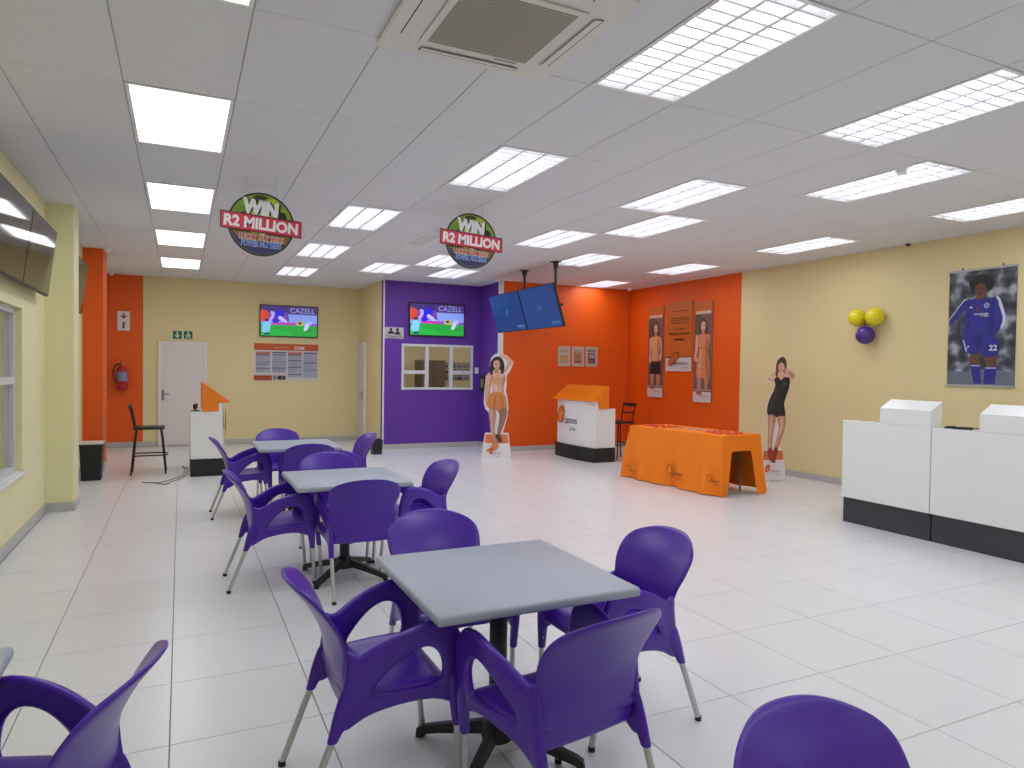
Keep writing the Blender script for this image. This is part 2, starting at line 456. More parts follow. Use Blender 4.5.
LIGHT_LABEL = {(3, 1): 'right beside the square air conditioner', (3, 3): 'between the air conditioner and the prize sign before the purple wall',
    (2, 5): 'between the two round prize signs', (2, 7): 'midway from the prize signs to the odds television', (2, 9): 'closest to the television over the odds poster',
    (6, 1): 'next in the row after the one beside the air conditioner', (6, 3): 'nearer the counters in the side-by-side pair', (7, 4): 'nearer the orange walls in the side-by-side pair',
    (6, 5): 'just in front of the hanging display poles', (5, 7): 'partly behind the prize sign before the purple wall', (6, 8): 'nearest the purple wall television',
    (4, 8): 'nearest the toilets sign', (8, 6): 'beside the top of the display poles', (11, 6): 'nearest the women banners on the orange wall', (11, 4): 'between the black dome camera and the orange wall',
    (8, 2): 'with the small round detector beside it', (11, 2): 'above the reception counters, near the footballer poster'}
p = louvre_light(); p.location = cell(*LOUVRE[0])
for c in LOUVRE:
    o = p if c == LOUVRE[0] else copy_tree(p)
    o.location = cell(*c); o['label'] = LL + LIGHT_LABEL.get(c, 'over the open floor away from the back walls')
w_ = copy_tree(p); w_.location = (cell(*WALLLIGHT)[0], YO - .61, CEIL)
w_['label'] = 'louvred fluorescent ceiling light butting against the orange wall above the framed certificates'; del w_['group']
p = diffuser_light(); p.location = cell(*DIFFUSER[0])
for k, c in enumerate(DIFFUSER):
    o = p if k == 0 else copy_tree(p)
    o.location = cell(*c); o['label'] = 'plain glowing diffuser ceiling light, ' + ('fifth from the white door wall', 'fourth from the white door wall', 'third from the white door wall', 'second from the white door wall', 'nearest the white door wall')[k]
# lights of the rooms behind glass
for x, y in ((-2.6, 5.5), (-2.6, 8.5)):
    o = thing('office_ceiling_light', 'ceiling light of the office behind the window', 'ceiling light', (x, y, 2.893), group='office ceiling lights')
    link('frame', fr_me, o); link('diffuser', df_me, o); lamp_light(o, .52, 1.1, -.006)
o = thing('passage_ceiling_light', 'ceiling light of the passage behind the purple wall window', 'ceiling light', (4.6, 14.3, 2.893))
link('frame', fr_me, o); link('diffuser', df_me, o); lamp_light(o, .52, 1.1, -.006)
o = thing('passage_ceiling_light', 'ceiling light added to brighten the passage behind the purple wall', 'ceiling light', (6.4, 14.3, 2.893))  # second passage fitting, put in only to brighten the passage
link('frame', fr_me, o); link('diffuser', df_me, o); lamp_light(o, .52, 1.1, -.006)

# ================================================================== CHAIRS
def sm(t): t = max(0, min(1, t)); return t * t * (3 - 2 * t)
def interp(tab, v):
    for (a, p), (b, q) in zip(tab, tab[1:]):
        if v <= b: return p + (q - p) * sm((v - a) / (b - a)) if b > a else q
    return tab[-1][1]
def lerp(tab, v):
    for (a, p), (b, q) in zip(tab, tab[1:]):
        if v <= b: return p + (q - p) * (v - a) / (b - a)
    return tab[-1][1]
def grid(nu, nv, fn):
    mb = MB(); vs = [fn(-1 + 2 * i / nu, j / nv) for j in range(nv + 1) for i in range(nu + 1)]
    fs = [(j * (nu + 1) + i, j * (nu + 1) + i + 1, (j + 1) * (nu + 1) + i + 1, (j + 1) * (nu + 1) + i) for j in range(nv) for i in range(nu)]
    return mb.add(vs, fs)
BKY = [(.33, -.128), (.42, -.136), (.55, -.160), (.62, -.186), (.69, -.224), (.75, -.268), (.81, -.322)]
def back_pt(u, v):
    hw = lerp([(0, .198), (.2, .204), (.42, .208), (.56, .220), (.72, .242), (.84, .246), (.93, .237), (1, .205)], v)
    zt = .806 - .045 * abs(u) ** 2.6
    z = .35 + (zt - .35) * v
    return (u * hw, lerp(BKY, z) + (.010 + .030 * sm((z - .42) / .2)) * u * u, z)
back_me = bake(grid(12, 14, back_pt), CHAIRM, [('SOLIDIFY', dict(thickness=.015, offset=0)), ('SUBSURF', dict(levels=1))], 'backrest')
def seat_pt(u, v):
    y = -.145 + .405 * v
    hw = lerp([(0, .208), (.25, .232), (.5, .243), (1, .243)], v)
    z = .434 + .012 * v - .014 * (1 - u * u) * math.sin(math.pi * min(1, v * 1.1)) - .055 * sm((v - .84) / .16) + .004 * abs(u) ** 4
    return (u * hw, y, z)
seat_mb = grid(8, 12, seat_pt)
seat_me = bake(seat_mb, CHAIRM, [('SOLIDIFY', dict(thickness=.030, offset=-1)), ('SUBSURF', dict(levels=1))], 'seat')
OUT = [(-.165, .330), (-.147, .44), (-.135, .53), (-.136, .592), (-.108, .556), (-.07, .570), (-.01, .610), (.07, .640), (.14, .660), (.205, .662), (.252, .635), (.276, .56), (.281, .47), (.276, .39), (.262, .335), (.225, .350), (.17, .378), (.08, .380), (-.015, .364), (-.075, .342), (-.120, .312), (-.150, .295)]
INN = [(-.040, .434), (-.038, .438), (-.034, .444), (-.028, .454), (-.018, .468), (.000, .490), (.030, .520), (.068, .550), (.108, .568), (.145, .569), (.172, .552), (.190, .52), (.194, .478), (.192, .448), (.186, .434), (.17, .430), (.14, .428), (.08, .427), (.03, .427), (-.005, .428), (-.025, .429), (-.036, .431)]
def arm_me(s):
    def X(y, z): return s * (.207 + .050 * sm((y + .15) / .24) * (.55 + .45 * sm((z - .34) / .2)))
    n = len(OUT); mb = MB(); rings = []
    for f in (0, .34, .67, 1):
        rings.append([(o[0] + (i[0] - o[0]) * f, o[1] + (i[1] - o[1]) * f) for o, i in zip(OUT, INN)])
    vs = [(X(y, z), y, z) for r in rings for y, z in r]
    fs = [(k * n + i, k * n + (i + 1) % n, (k + 1) * n + (i + 1) % n, (k + 1) * n + i) for k in range(3) for i in range(n)]
    mb.add(vs, fs)
    return bake(mb, CHAIRM, [('SOLIDIFY', dict(thickness=.030, offset=0)), ('SUBSURF', dict(levels=1))], 'armrest')
def sleeve_me(s):
    a = MB().loft([(s * .209, -.100, .47, .015, .045), (s * .211, -.118, .40, .019, .052), (s * .213, -.147, .345, .021, .038), (s * .214, -.168, .305, .0195, .023), (s * .2145, -.178, .28, .019, .020), (s * .2145, -.179, .276, .0188, .0195)])
    b = MB().loft([(s * .255, .240, .47, .016, .034), (s * .248, .248, .39, .019, .032), (s * .238, .256, .32, .0195, .024), (s * .232, .261, .262, .0185, .019), (s * .2318, .2612, .257, .0183, .0188)])
    return [bake(m, CHAIRM, [('SUBSURF', dict(levels=2))], 'leg_socket') for m in (a, b)]
ARM = {s: arm_me(s) for s in (-1, 1)}; SLV = {s: sleeve_me(s) for s in (-1, 1)}
def leg_mesh(s, back):
    a, b = (((s * .214, -.168, .31), (s * .212, -.284, .012)) if back else ((s * .232, .259, .31), (s * .212, .281, .012)))
    return MB().tube([a, b], .0125, 12).mesh('leg', ALU, True), MB().tube([(b[0], b[1], 0), (b[0], b[1], .020)], .0145, 12).mesh('foot_cap', BLKP, True)
LEGS = [leg_mesh(s, b) for s in (-1, 1) for b in (True, False)]
def make_chair():
    r = thing('armchair', '', 'chair', group='purple armchairs')
    link('seat', seat_me, r); link('backrest', back_me, r)
    for s in (-1, 1):
        a = link('armrest', ARM[s], r); [link('leg_socket', m_, a) for m_ in SLV[s]]
    for l, f in LEGS:
        o = link('leg', l, r); link('foot_cap', f, o)
    return r
CH0 = make_chair(); first = [True]
def chair(x, y, face_deg, label):
    """face_deg: heading of the chair's front, 0 = towards +Y, 90 = towards -X"""
    o = CH0 if first[0] else copy_tree(CH0); first[0] = False
    o.location = (x, y, 0); o.rotation_euler = (0, 0, math.radians(face_deg)); o['label'] = label
    return o
T1, T2, T3, T4 = (1.15, 2.49), (1.095, 5.10), (1.08, 7.42), (-.825, 1.97)
A = 'purple plastic armchair '
e1 = 'the table farthest from the white door'; e2 = 'the middle table of the row'; e3 = 'the table nearest the white door'
chair(.64, 2.53, -90, A + 'on the window side of ' + e1)
chair(1.155, 3.10, 180, A + 'on the purple wall side of ' + e1)
chair(1.775, 2.56, 92, A + 'on the reception side of ' + e1)
chair(1.175, 2.01, 9.5, A + 'turned slightly askew at ' + e1)
chair(.58, 5.20, -90, A + 'on the window side of ' + e2)
chair(1.13, 5.71, 180, A + 'on the purple wall side of ' + e2)
chair(1.68, 5.17, 98, A + 'on the reception side of ' + e2)
chair(1.12, 4.76, -2, A + 'facing the purple wall, at ' + e2)
chair(.57, 7.64, -90, A + 'on the window side of ' + e3)
chair(1.02, 8.20, 180, A + 'on the purple wall side of ' + e3)
chair(1.66, 7.62, 97, A + 'on the reception side of ' + e3)
chair(1.14, 7.02, -4, A + 'backing onto the middle table, at ' + e3)
chair(-.345, 2.04, 72, A + 'at the lone table under the wall screens')
chair(1.225, .81, 180, A + 'facing away from the table row, beyond the slightly turned armchair')

# ================================================================== TABLES
def foot_loft(ang):
    mb = MB(); L = [(.03, .105, .024, .026), (.12, .085, .022, .022), (.24, .058, .020, .018), (.33, .034, .019, .016), (.355, .018, .019, .018)]
    vs = []; fs = []
    for d, z, a, b in L: vs += [(d, -a, z - b), (d, a, z - b), (d, a * .7, z + b), (d, -a * .7, z + b)]
    for i in range(len(L) - 1):
        for k in range(4):
            k2 = (k + 1) % 4; fs.append((i * 4 + k, i * 4 + k2, i * 4 + 4 + k2, i * 4 + 4 + k))
    fs += [(0, 1, 2, 3), tuple(range(len(L) * 4 - 1, len(L) * 4 - 5, -1))]
    c, s = math.cos(ang), math.sin(ang)
    return mb.add([(x * c - y * s, x * s + y * c, z) for x, y, z in vs], fs)
top_me = bake(MB().rbox(-.4, .4, -.4, .4, .697, .732, .012, 3), TABM, [], 'table_top')
def shade_flat(me):
    me.set_sharp_from_angle(angle=math.radians(35))
shade_flat(top_me)
def make_table():
    r = thing('square_table', '', 'table', group='square cafe tables')
    link('table_top', top_me, r)
    part('top_bracket', MB().box(-.22, .22, -.02, .02, .68, .697).box(-.02, .02, -.22, .22, .68, .697), BLKM, r)
    part('column', MB().tube([(0, 0, .08), (0, 0, .685)], .036, 20), BLKM, r, smooth=True)
    part('base_hub', MB().lathe([(.03, .05), (.062, .06), (.066, .09), (.058, .125), (.04, .145), (.03, .15)], 20), BLKM, r, smooth=True)
    for k in range(4):
        f = part('base_foot', foot_loft(math.radians(45 + 90 * k)), BLKM, r)
        c, s = math.cos(math.radians(45 + 90 * k)) * .345, math.sin(math.radians(45 + 90 * k)) * .345
        part('glide', MB().tube([(c, s, 0), (c, s, .02)], .017, 10), BLKP, f)
    return r
tb = make_table(); tb.location = (*T1, 0); tb['label'] = 'square grey cafe table farthest from the white door, at the end of the row'
for pos, lb in ((T2, 'square grey cafe table in the middle of the row of three'), (T3, 'square grey cafe table nearest the white door and its podium'), (T4, 'square grey cafe table standing apart under the wall screens')):
    o = copy_tree(tb); o.location = (*pos, 0); o['label'] = lb

# ================================================================== RECEPTION COUNTERS
def counter(y1, label, dup=None):
    r = thing('reception_counter', label, 'counter', (6.22, y1, 0), group='white reception counters')
    w, rw = .935, .515
    part('plinth', MB().box(.03, .62, -w + .003, -.004, 0, .258), PLIN, r)
    part('front_panel', MB().rbox(0, .16, -w, 0, .26, 1.055, .003, 1), CTRW, r)
    part('raised_box', MB().prism([(0, 1.0565), (0, 1.207), (.16, 1.29), (.16, 1.0565)], lambda a, b, d: (a, d, b), -w + .002, -w + rw), CTRW, r)
    part('worktop', MB().rbox(.162, .66, -w, 0, .72, .75, .003, 1), CTRW, r)
    for s in (-w, -.018): part('side_panel', MB().box(.162, .62, s, s + .018, .26, .719), CTRW, r)
    return r
counter(4.985, 'white reception counter with dark plinth, between the orange table and its twin')
counter(4.042, 'white reception counter with black gadgets on its low ledge')
tr = thing('card_reader', 'small black gadget with a curled cord on the white counter ledge', 'card reader', (6.30, 3.80, 1.055), .5)
part('body', MB().rbox(-.028, .028, -.065, .065, 0, .022, .006, 2), BLKP, tr); part('screen', MB().box(-.018, .018, .02, .05, .0225, .0235), mat('lcd grey', '#6c7468', .3), tr)
part('cord', MB().tube([(0, -.06, .012), (.01, -.10, .014), (-.01, -.13, .012), (.0, -.15, .012)], .005, 6), BLKP, tr)
tr = thing('stapler', 'small black stapler beside the gadget on the counter ledge', 'stapler', (6.29, 3.92, 1.055), -.2)
part('base', MB().rbox(-.016, .016, -.05, .05, 0, .008, .002, 1), BLKP, tr); part('arm', MB().prism([(-.05, .0085), (-.05, .026), (.02, .022), (.05, .010), (.05, .0085)], lambda a, b, d: (d, a, b), -.012, .012), BLKM, tr)

# ================================================================== PROMO PODIUMS
LOGOK = ink('#4c3f55'); LOGOO = ink('#e0702a'); LOGOD = ink('#8a3f1c')
def logo(art, cx, cy, s, dark=LOGOK, swirl=True):
    """orange oval swirl with the brand word and 'plus' below"""
    if swirl:
        art.ell(cx - .30 * s, cy + .12 * s, .16 * s, .26 * s, LOGOD, -.35)
        art.ell(cx - .29 * s, cy + .11 * s, .14 * s, .235 * s, LOGOO, -.35)
        art.ell(cx - .26 * s, cy + .06 * s, .075 * s, .13 * s, ink('#f0a070'), -.35)
        art.ell(cx - .25 * s, cy + .04 * s, .055 * s, .10 * s, LOGOO, -.35)
    art.text('rjames', cx + .20 * s, cy - .06 * s, .66 * s, .24 * s, dark, .004)
    art.text('plus', cx + .32 * s, cy - .27 * s, .28 * s, .14 * s, dark, .004)
def podium(loc, rz, label, L=1.18):
    """local: front faces -Y, length along X"""
    r = thing('promo_podium', label, 'podium', loc, rz, group='promo podiums')
    h = L / 2
    # gently bowed front: outline in plan
    def plan(o, d0, d1):
        n = 8; pts = [(-h - o, d1), (-h - o, d0 + .05)]
        for k in range(n + 1):
            u = -1 + 2 * k / n; pts.append((u * (h + o) * .985, d0 + .05 * u * u))
        pts += [(h + o, d0 + .05), (h + o, d1)]
        return pts
    part('plinth', MB().prism(plan(.012, -.035, .45), lambda a, b, d: (a, b, d), 0, .24), PBLK, r)
    part('body', MB().prism(plan(0, -.0, .45), lambda a, b, d: (a, b, d), .24, .895), CTRW, r)
    part('front_riser', MB().prism(plan(0, 0, .10), lambda a, b, d: (a, b, d), .8955, 1.015), CTRW, r)
    part('sloped_top', MB().prism([(-.045, 1.016), (-.045, 1.03), (.27, 1.275), (.30, 1.275), (.30, .896), (.105, .896), (.105, 1.016)], lambda a, b, d: (d, a, b), -h - .02, h + .02), PORG, r)
    a = Art(y0=-.0015); logo(a, -.22, .68, .62); a.obj('logo_print', r)
    # the bowed panel is flat enough in the middle for the print
    return r
podium((6.13, 10.30, 0), math.radians(-90 + 3), 'white promo podium with orange sloped top in front of the orange wall')
podium((.575, 10.99, 0), math.radians(90), 'white promo podium with orange sloped top beside the bar stool and white door')
def small_screen(loc, rz, label):
    r = thing('point_of_sale_screen', label, 'monitor', loc, rz)
    part('base', MB().rbox(-.06, .06, -.05, .05, 0, .012, .003, 1), BLKP, r); part('stand', MB().box(-.02, .02, -.01, .01, .012, .06), BLKP, r)
    part('screen', MB().rbox(-.12, .12, -.012, .012, .03, .10, .004, 1), BLKP, r)
    return r
small_screen((6.50, 9.86, .896), math.radians(75), 'small black screen on the ledge of the podium by the orange wall')
small_screen((.185, 10.52, .896), math.radians(80), 'small black screen on the ledge of the podium by the white door')

# ================================================================== BAR STOOLS
def stool(loc, rz, label):
    """local: backrest towards -X"""
    r = thing('bar_stool', label, 'stool', loc, rz, group='black bar stools')
    part('seat', MB().rbox(-.19, .20, -.18, .18, .625, .66, .014, 3), BLKM, r, smooth=True)
    for sx, sy in ((-1, -1), (-1, 1), (1, -1), (1, 1)):
        part('leg', MB().tube([(sx * .15, sy * .14, .63), (sx * .17, sy * .155, .5), (sx * .215, sy * .185, .0)], .0115, 8), BLKM, r, smooth=True)
    ring = [(-.192, -.17), (.192, -.17), (.235, -.1), (.235, .1), (.192, .17), (-.192, .17), (-.192, -.17)]
    part('footrest', MB().tube([(x, y, .265) for x, y in ring], .010, 8, cap=False), BLKM, r, smooth=True)
    for s in (-1, 1): part('back_post', MB().tube([(-.17, s * .14, .63), (-.20, s * .145, .8), (-.235, s * .145, .965)], .011, 8), BLKM, r, smooth=True)
    part('back_rail', MB().rbox(-.246, -.224, -.16, .16, .915, .975, .008, 2), BLKM, r, smooth=True)
    part('back_rail', MB().rbox(-.215, -.199, -.14, .14, .79, .815, .006, 2), BLKM, r, smooth=True)
    return r
stool((-.40, 10.98, 0), 0, 'black bar stool with low back in front of the white door')
stool((6.90, 10.03, 0), math.pi + .15, 'black bar stool with low back behind the podium by the orange wall')

# ================================================================== WASTE BINS
def bin_(loc, w, d, h, label, bag=False):
    r = thing('waste_bin', label, 'bin', loc)
    k = .84
    part('bucket', MB().loft([(0, 0, 0, w / 2 * k, d / 2 * k), (0, 0, h * .92, w / 2, d / 2)]), BLKP, r)
    part('rim', MB().rbox(-w / 2 - .006, w / 2 + .006, -d / 2 - .006, d / 2 + .006, h * .915, h * .955, .006, 2), BLKP, r)
    if bag: part('bin_liner', MB().rbox(-w / 2 - .010, w / 2 + .012, -d / 2 - .010, d / 2 + .010, h * .952, h * 1.0, .008, 2), mat('pale bin liner', '#cfcac4', .4), r)
    else: part('lid', MB().loft([(0, 0, h * .955, w / 2 - .005, d / 2 - .005), (0, 0, h, w / 2 - .03, d / 2 - .03)]), BLKP, r)
    return r
bin_((-1.055, 10.62, 0), .26, .30, .50, 'tall black waste bin with pale liner beside the yellow column', True)
bin_((3.13, 12.05, 0), .19, .19, .27, 'short black waste bin at the edge of the purple wall')
tag(part('power_cable', MB().tube(crom([(-.45, 10.1, .006), (-.30, 9.98, .006), (-.16, 9.83, .006), (-.10, 10.05, .006), (.0, 10.25, .006), (.07, 10.60, .006), (.09, 11.2, .006), (.02, 11.5, .006), (.06, 11.1, .006), (.03, 10.6, .006), (-.08, 10.3, .006), (-.22, 10.02, .006), (-.36, 10.04, .006)], 5), .005, 6, cap=False), mat('dark cable', '#4a4744', .5), smooth=True), 'thin dark cable loosely coiled on the floor beside the bar stool', 'cable')

# ================================================================== ORANGE CLOTH TABLE
TC, TR = (6.25, 7.38), math.radians(4.8)
TLX, TLY, TZ = .34, .86, .742
ft = thing('folding_table', 'folding trestle table with grey legs under the orange cloth', 'table', (*TC, 0), TR)
part('table_top', MB().rbox(-TLX, TLX, -TLY, TLY, TZ - .035, TZ - .003, .006, 2), WHP, ft)
for sy in (-.62, .62):
    for sx in (-.25, .25): part('leg', MB().tube([(sx, sy, .706), (sx * 1.05, sy, 0)], .013, 8), GALV, ft, smooth=True)
    part('leg_brace', MB().box(-.25, .25, sy - .012, sy + .012, .40, .44), GALV, ft)
part('leg_brace', MB().tube([(0, -.62, .42), (0, -.25, .70)], .008, 8), GALV, ft)
def cloth():
    hx, hy = TLX + .006, TLY + .006; cr = .03
    per = []
    def seg(ax, ay, bx, by, n, nx, ny):
        for k in range(n): per.append((ax + (bx - ax) * k / n, ay + (by - ay) * k / n, nx, ny))
    def corner(cx, cy, a0, n=5):
        for k in range(n):
            a = math.radians(a0 + 90 * k / n); per.append((cx + cr * math.cos(a), cy + cr * math.sin(a), math.cos(a), math.sin(a)))
    seg(hx, -hy + cr, hx, hy - cr, 34, 1, 0); corner(hx - cr, hy - cr, 0)
    seg(hx - cr, hy, -hx + cr, hy, 16, 0, 1); corner(-hx + cr, hy - cr, 90)
    seg(-hx, hy - cr, -hx, -hy + cr, 40, -1, 0); corner(-hx + cr, -hy + cr, 180)
    seg(-hx + cr, -hy, hx - cr, -hy, 26, 0, -1); corner(hx - cr, -hy + cr, 270)
    N = len(per); R_ = 11; vs = []; L = 0; acc = []
    for i in range(N):
        acc.append(L); L += math.hypot(per[(i + 1) % N][0] - per[i][0], per[(i + 1) % N][1] - per[i][1])
    for k in range(R_ + 1):
        f = k / R_
        for i, (x, y, nx, ny) in enumerate(per):
            drop = .735
            if ny < -.9:                                      # the near end is cut short in its middle
                u = (x + hx) / (2 * hx); g = sm((u - .13) / .10) * sm((.80 - u) / .08)
                drop = .735 - .545 * g
            if nx > .5: drop = .70
            dz = drop * f
            diag = abs(nx * ny) * 2
            fold = math.sin(acc[i] * 15) * .45 + math.sin(acc[i] * 26 + 1.3) * .22 + math.sin(acc[i] * 7 + .6) * .5
            out = .004 + dz * (.045 + .05 * diag) + dz * dz * .11 * fold
            if ny > .6: out += dz * .16                       # far end flares onto the floor
            vs.append((x + nx * out, y + ny * out, TZ + .004 - dz + (.004 if k == 0 else 0)))
    fs = [(k * N + i, (k + 1) * N + i, (k + 1) * N + (i + 1) % N, k * N + (i + 1) % N) for k in range(R_) for i in range(N)]
    fs.append(tuple(range(N)))
    me = bake(MB().add(vs, fs), CLOTH, [('SOLIDIFY', dict(thickness=.003, offset=1))], 'tablecloth')
    me.set_sharp_from_angle(angle=math.radians(50))
    return me
clo = tag(link('tablecloth', cloth(), None, (*TC, 0), TR), 'orange printed cloth draped over the folding table to the floor', 'tablecloth')
def cloth_print(rz, loc, s, name='logo_print'):
    a = Art(); D = ink('#5a2a10')
    a.poly(ell(-.30 * s, .12 * s, .17 * s, .22 * s, 20), D); a.poly(ell(-.29 * s, .11 * s, .14 * s, .19 * s, 20), CLOTH)
    a.text('rjames', .16 * s, -.04 * s, .68 * s, .22 * s, D, .003); a.text('plus', .30 * s, -.24 * s, .26 * s, .13 * s, D, .003)
    o = a.obj(name, clo, loc=loc, rz=rz); return o
o = cloth_print(-math.pi / 2, (-TLX - .060, -.10, .20), .30); o.rotation_euler.x = 0
o = cloth_print(-math.pi / 2, (-TLX - .068, -.78, .20), .20)
o = cloth_print(-math.pi / 2, (-TLX - .075, .74, .13), .20)
# packs and leaflets on the cloth
RED = mat('red orange wristband plastic', '#d64a18', .45); TZC = TZ + .0095
def tl(x, y): c, s = math.cos(TR), math.sin(TR); return (TC[0] + x * c - y * s, TC[1] + x * s + y * c, TZC)
pk = None
spots = [(-.17 + .11 * (k % 3) + random.uniform(-.02, .02), .36 + .125 * (k // 3) + random.uniform(-.02, .02)) for k in range(11)] + [(-.12 + .12 * (k % 3) + random.uniform(-.015, .015), -.74 + .11 * (k // 3) + random.uniform(-.015, .015)) for k in range(12)]
for k, (x, y) in enumerate(spots):
    if pk is None:
        pk = thing('cap', 'red promotional cap set out on the orange cloth', 'cap', group='red caps on the orange cloth')
        part('crown', MB().lathe([(.048, 0), (.05, .012), (.043, .03), (.026, .042), (.008, .046)], 14), RED, pk, smooth=True)
        part('peak', MB().prism([(-.045, .02), (-.04, .06), (0, .085), (.04, .06), (.045, .02)], lambda a, b, d: (a, b, d), .0, .005), RED, pk)
        o = pk
    else: o = copy_tree(pk)
    o.location = tl(x, y); o.rotation_euler = (0, 0, random.uniform(0, 6.28)); o.scale = (.66, .66, .60)
for k in range(5):
    x, y = .08 + .02 * (k % 2), -.40 + .17 * k
    o = thing('leaflet', 'folded grey white leaflet lying between the red caps', 'leaflet', tl(x, y), TR + random.uniform(-.3, .3), 'leaflets on the orange cloth')
    part('sheet', MB().box(-.075, .075, -.05, .05, 0, .002), ink('#b9b6c2'), o); part('cover_print', MB().box(-.055, .055, -.03, .03, .0021, .0026), ink('#54506a'), o)

# ================================================================== STANDEES
SKIN, SKD, HAIR, WHT = ink('#dfae98'), ink('#c08a74'), ink('#33211d'), ink('#e9e4e6')
SKL, SKS = ink('#e9c2ae'), ink('#a9745f')
def standee(loc, rz, label, board, shapes, k, cx, bot, logo_at):
    r = thing('cardboard_standee', label, 'standee', loc, rz)
    tf = lambda a, b: ((a - cx) * k, (bot - b) * k)
    pts = [tf(*q) for q in board]
    part('board', MB().prism(pts, lambda a, b, d: (a, d, b), 0, .012), WHT, r)
    part('easel_leg', MB().prism([(0, 0), (.18, 0), (0, .75)], lambda a, b, d: (d, .0125 + a, b), -.01, .01), ink('#a08a6c'), r)
    a = Art(tf, y0=-.0004)
    for kind, pt, m in shapes:
        if kind == 'p': a.poly(pt, m)
        elif kind == 's': a.poly(pt, m, 4)
        elif kind == 'e': a.ell(*pt, m)
    a.tf = lambda p, q: (p, q)
    logo(a, logo_at[0], logo_at[1], logo_at[2], ink('#c07090'))
    a.obj('figure_print', r); return r
OD, ODD = ink('#d98a4a'), ink('#c06f33')
b1 = [(92, 175), (84, 130), (92, 88), (115, 60), (150, 50), (195, 68), (240, 108), (226, 150), (196, 200), (196, 255), (192, 300), (206, 360), (210, 415), (203, 470), (188, 530), (176, 572), (212, 572), (234, 740), (34, 740), (60, 572), (98, 572), (90, 500), (82, 440), (60, 418), (48, 380), (52, 300), (60, 205)]
f1 = [('p', [(66, 582), (206, 582), (214, 640), (58, 640)], ink('#e0803c')),
      ('s', [(90, 168), (88, 120), (108, 86), (140, 74), (168, 92), (180, 130), (178, 160), (160, 166), (130, 150), (104, 172)], HAIR),
      ('s', [(160, 172), (186, 178), (216, 140), (234, 112), (206, 82), (162, 60), (146, 70), (188, 94), (208, 114), (184, 152)], SKIN),
      ('s', [(72, 186), (60, 240), (56, 300), (56, 350), (66, 400), (82, 392), (82, 340), (92, 280), (106, 220), (104, 186)], SKIN),
      ('s', [(84, 182), (116, 172), (130, 160), (146, 172), (176, 186), (192, 205), (188, 240), (178, 275), (184, 320), (192, 350), (90, 350), (102, 310), (104, 260), (94, 220)], SKIN),
      ('p', [(118, 150), (144, 150), (146, 180), (116, 180)], SKD),
      ('e', (130, 126, 22, 30), SKIN), ('s', [(106, 118), (112, 90), (132, 82), (152, 94), (156, 122), (148, 104), (132, 98), (116, 104)], HAIR),
      ('e', (121, 122, 4, 2), HAIR), ('e', (139, 122, 4, 2), HAIR), ('e', (130, 142, 7, 2.4), ink('#a8453f')), ('p', [(128, 122), (132, 122), (134, 132), (127, 132)], SKD),
      ('s', [(100, 200), (126, 214), (154, 214), (184, 204), (186, 236), (176, 254), (150, 250), (126, 252), (104, 244)], ink('#dba87c')),
      ('s', [(98, 312), (140, 306), (176, 316), (194, 352), (200, 408), (168, 424), (120, 424), (76, 404), (72, 362), (84, 330)], OD),
      ('s', [(172, 212), (188, 214), (184, 240), (174, 274), (180, 306), (172, 306), (164, 270)], SKD), ('s', [(98, 196), (106, 200), (100, 240), (90, 290), (84, 330), (80, 330), (86, 270)], SKD),
      ('s', [(112, 262), (130, 258), (140, 300), (118, 304)], SKL), ('e', (112, 196, 14, 8), SKL), ('e', (168, 198, 14, 8), SKL), ('p', [(138, 214), (142, 214), (141, 252), (137, 252)], SKD),
      ('s', [(86, 168), (92, 130), (104, 108), (108, 150), (104, 190), (92, 196)], HAIR), ('s', [(154, 110), (172, 130), (180, 160), (170, 188), (158, 182), (156, 150)], HAIR),
      ('s', [(190, 96), (206, 114), (194, 142), (186, 150), (200, 116)], SKD), ('s', [(62, 260), (66, 260), (64, 340), (60, 340)], SKL),
      ('p', [(118, 330), (128, 330), (122, 418), (112, 416)], ODD), ('p', [(160, 330), (168, 332), (180, 410), (172, 414)], ODD),
      ('s', [(86, 416), (126, 424), (128, 480), (122, 540), (124, 590), (140, 648), (118, 662), (108, 606), (96, 540), (88, 470)], SKD),
      ('s', [(142, 424), (198, 412), (196, 470), (178, 530), (162, 576), (168, 620), (146, 612), (140, 566), (150, 506), (152, 450)], ink('#9c6e5c')),
      ('s', [(94, 430), (106, 432), (106, 500), (112, 590), (106, 590), (98, 510)], SKIN), ('s', [(176, 430), (188, 428), (184, 480), (164, 540), (158, 560), (168, 500)], SKS), ('s', [(110, 640), (146, 645), (148, 668), (118, 690), (78, 696), (70, 684), (96, 668)], OD), ('s', [(128, 582), (150, 588), (172, 622), (160, 636), (138, 616)], ink('#5a3a30'))]
standee((4.885, 10.78, 0), math.radians(-22), 'cardboard standee of a woman in orange skirt with one arm raised behind her head', b1, f1, .00263, 133, 740, (-.02, .10, .20))
b2 = [(98, 118), (104, 66), (126, 36), (152, 38), (164, 72), (160, 102), (184, 106), (216, 134), (208, 162), (184, 164), (182, 205), (164, 262), (154, 302), (162, 372), (166, 432), (138, 505), (124, 545), (152, 556), (172, 722), (26, 734), (34, 560), (58, 556), (60, 450), (54, 362), (52, 310), (72, 250), (96, 212), (90, 174), (56, 176), (52, 150), (92, 128)]
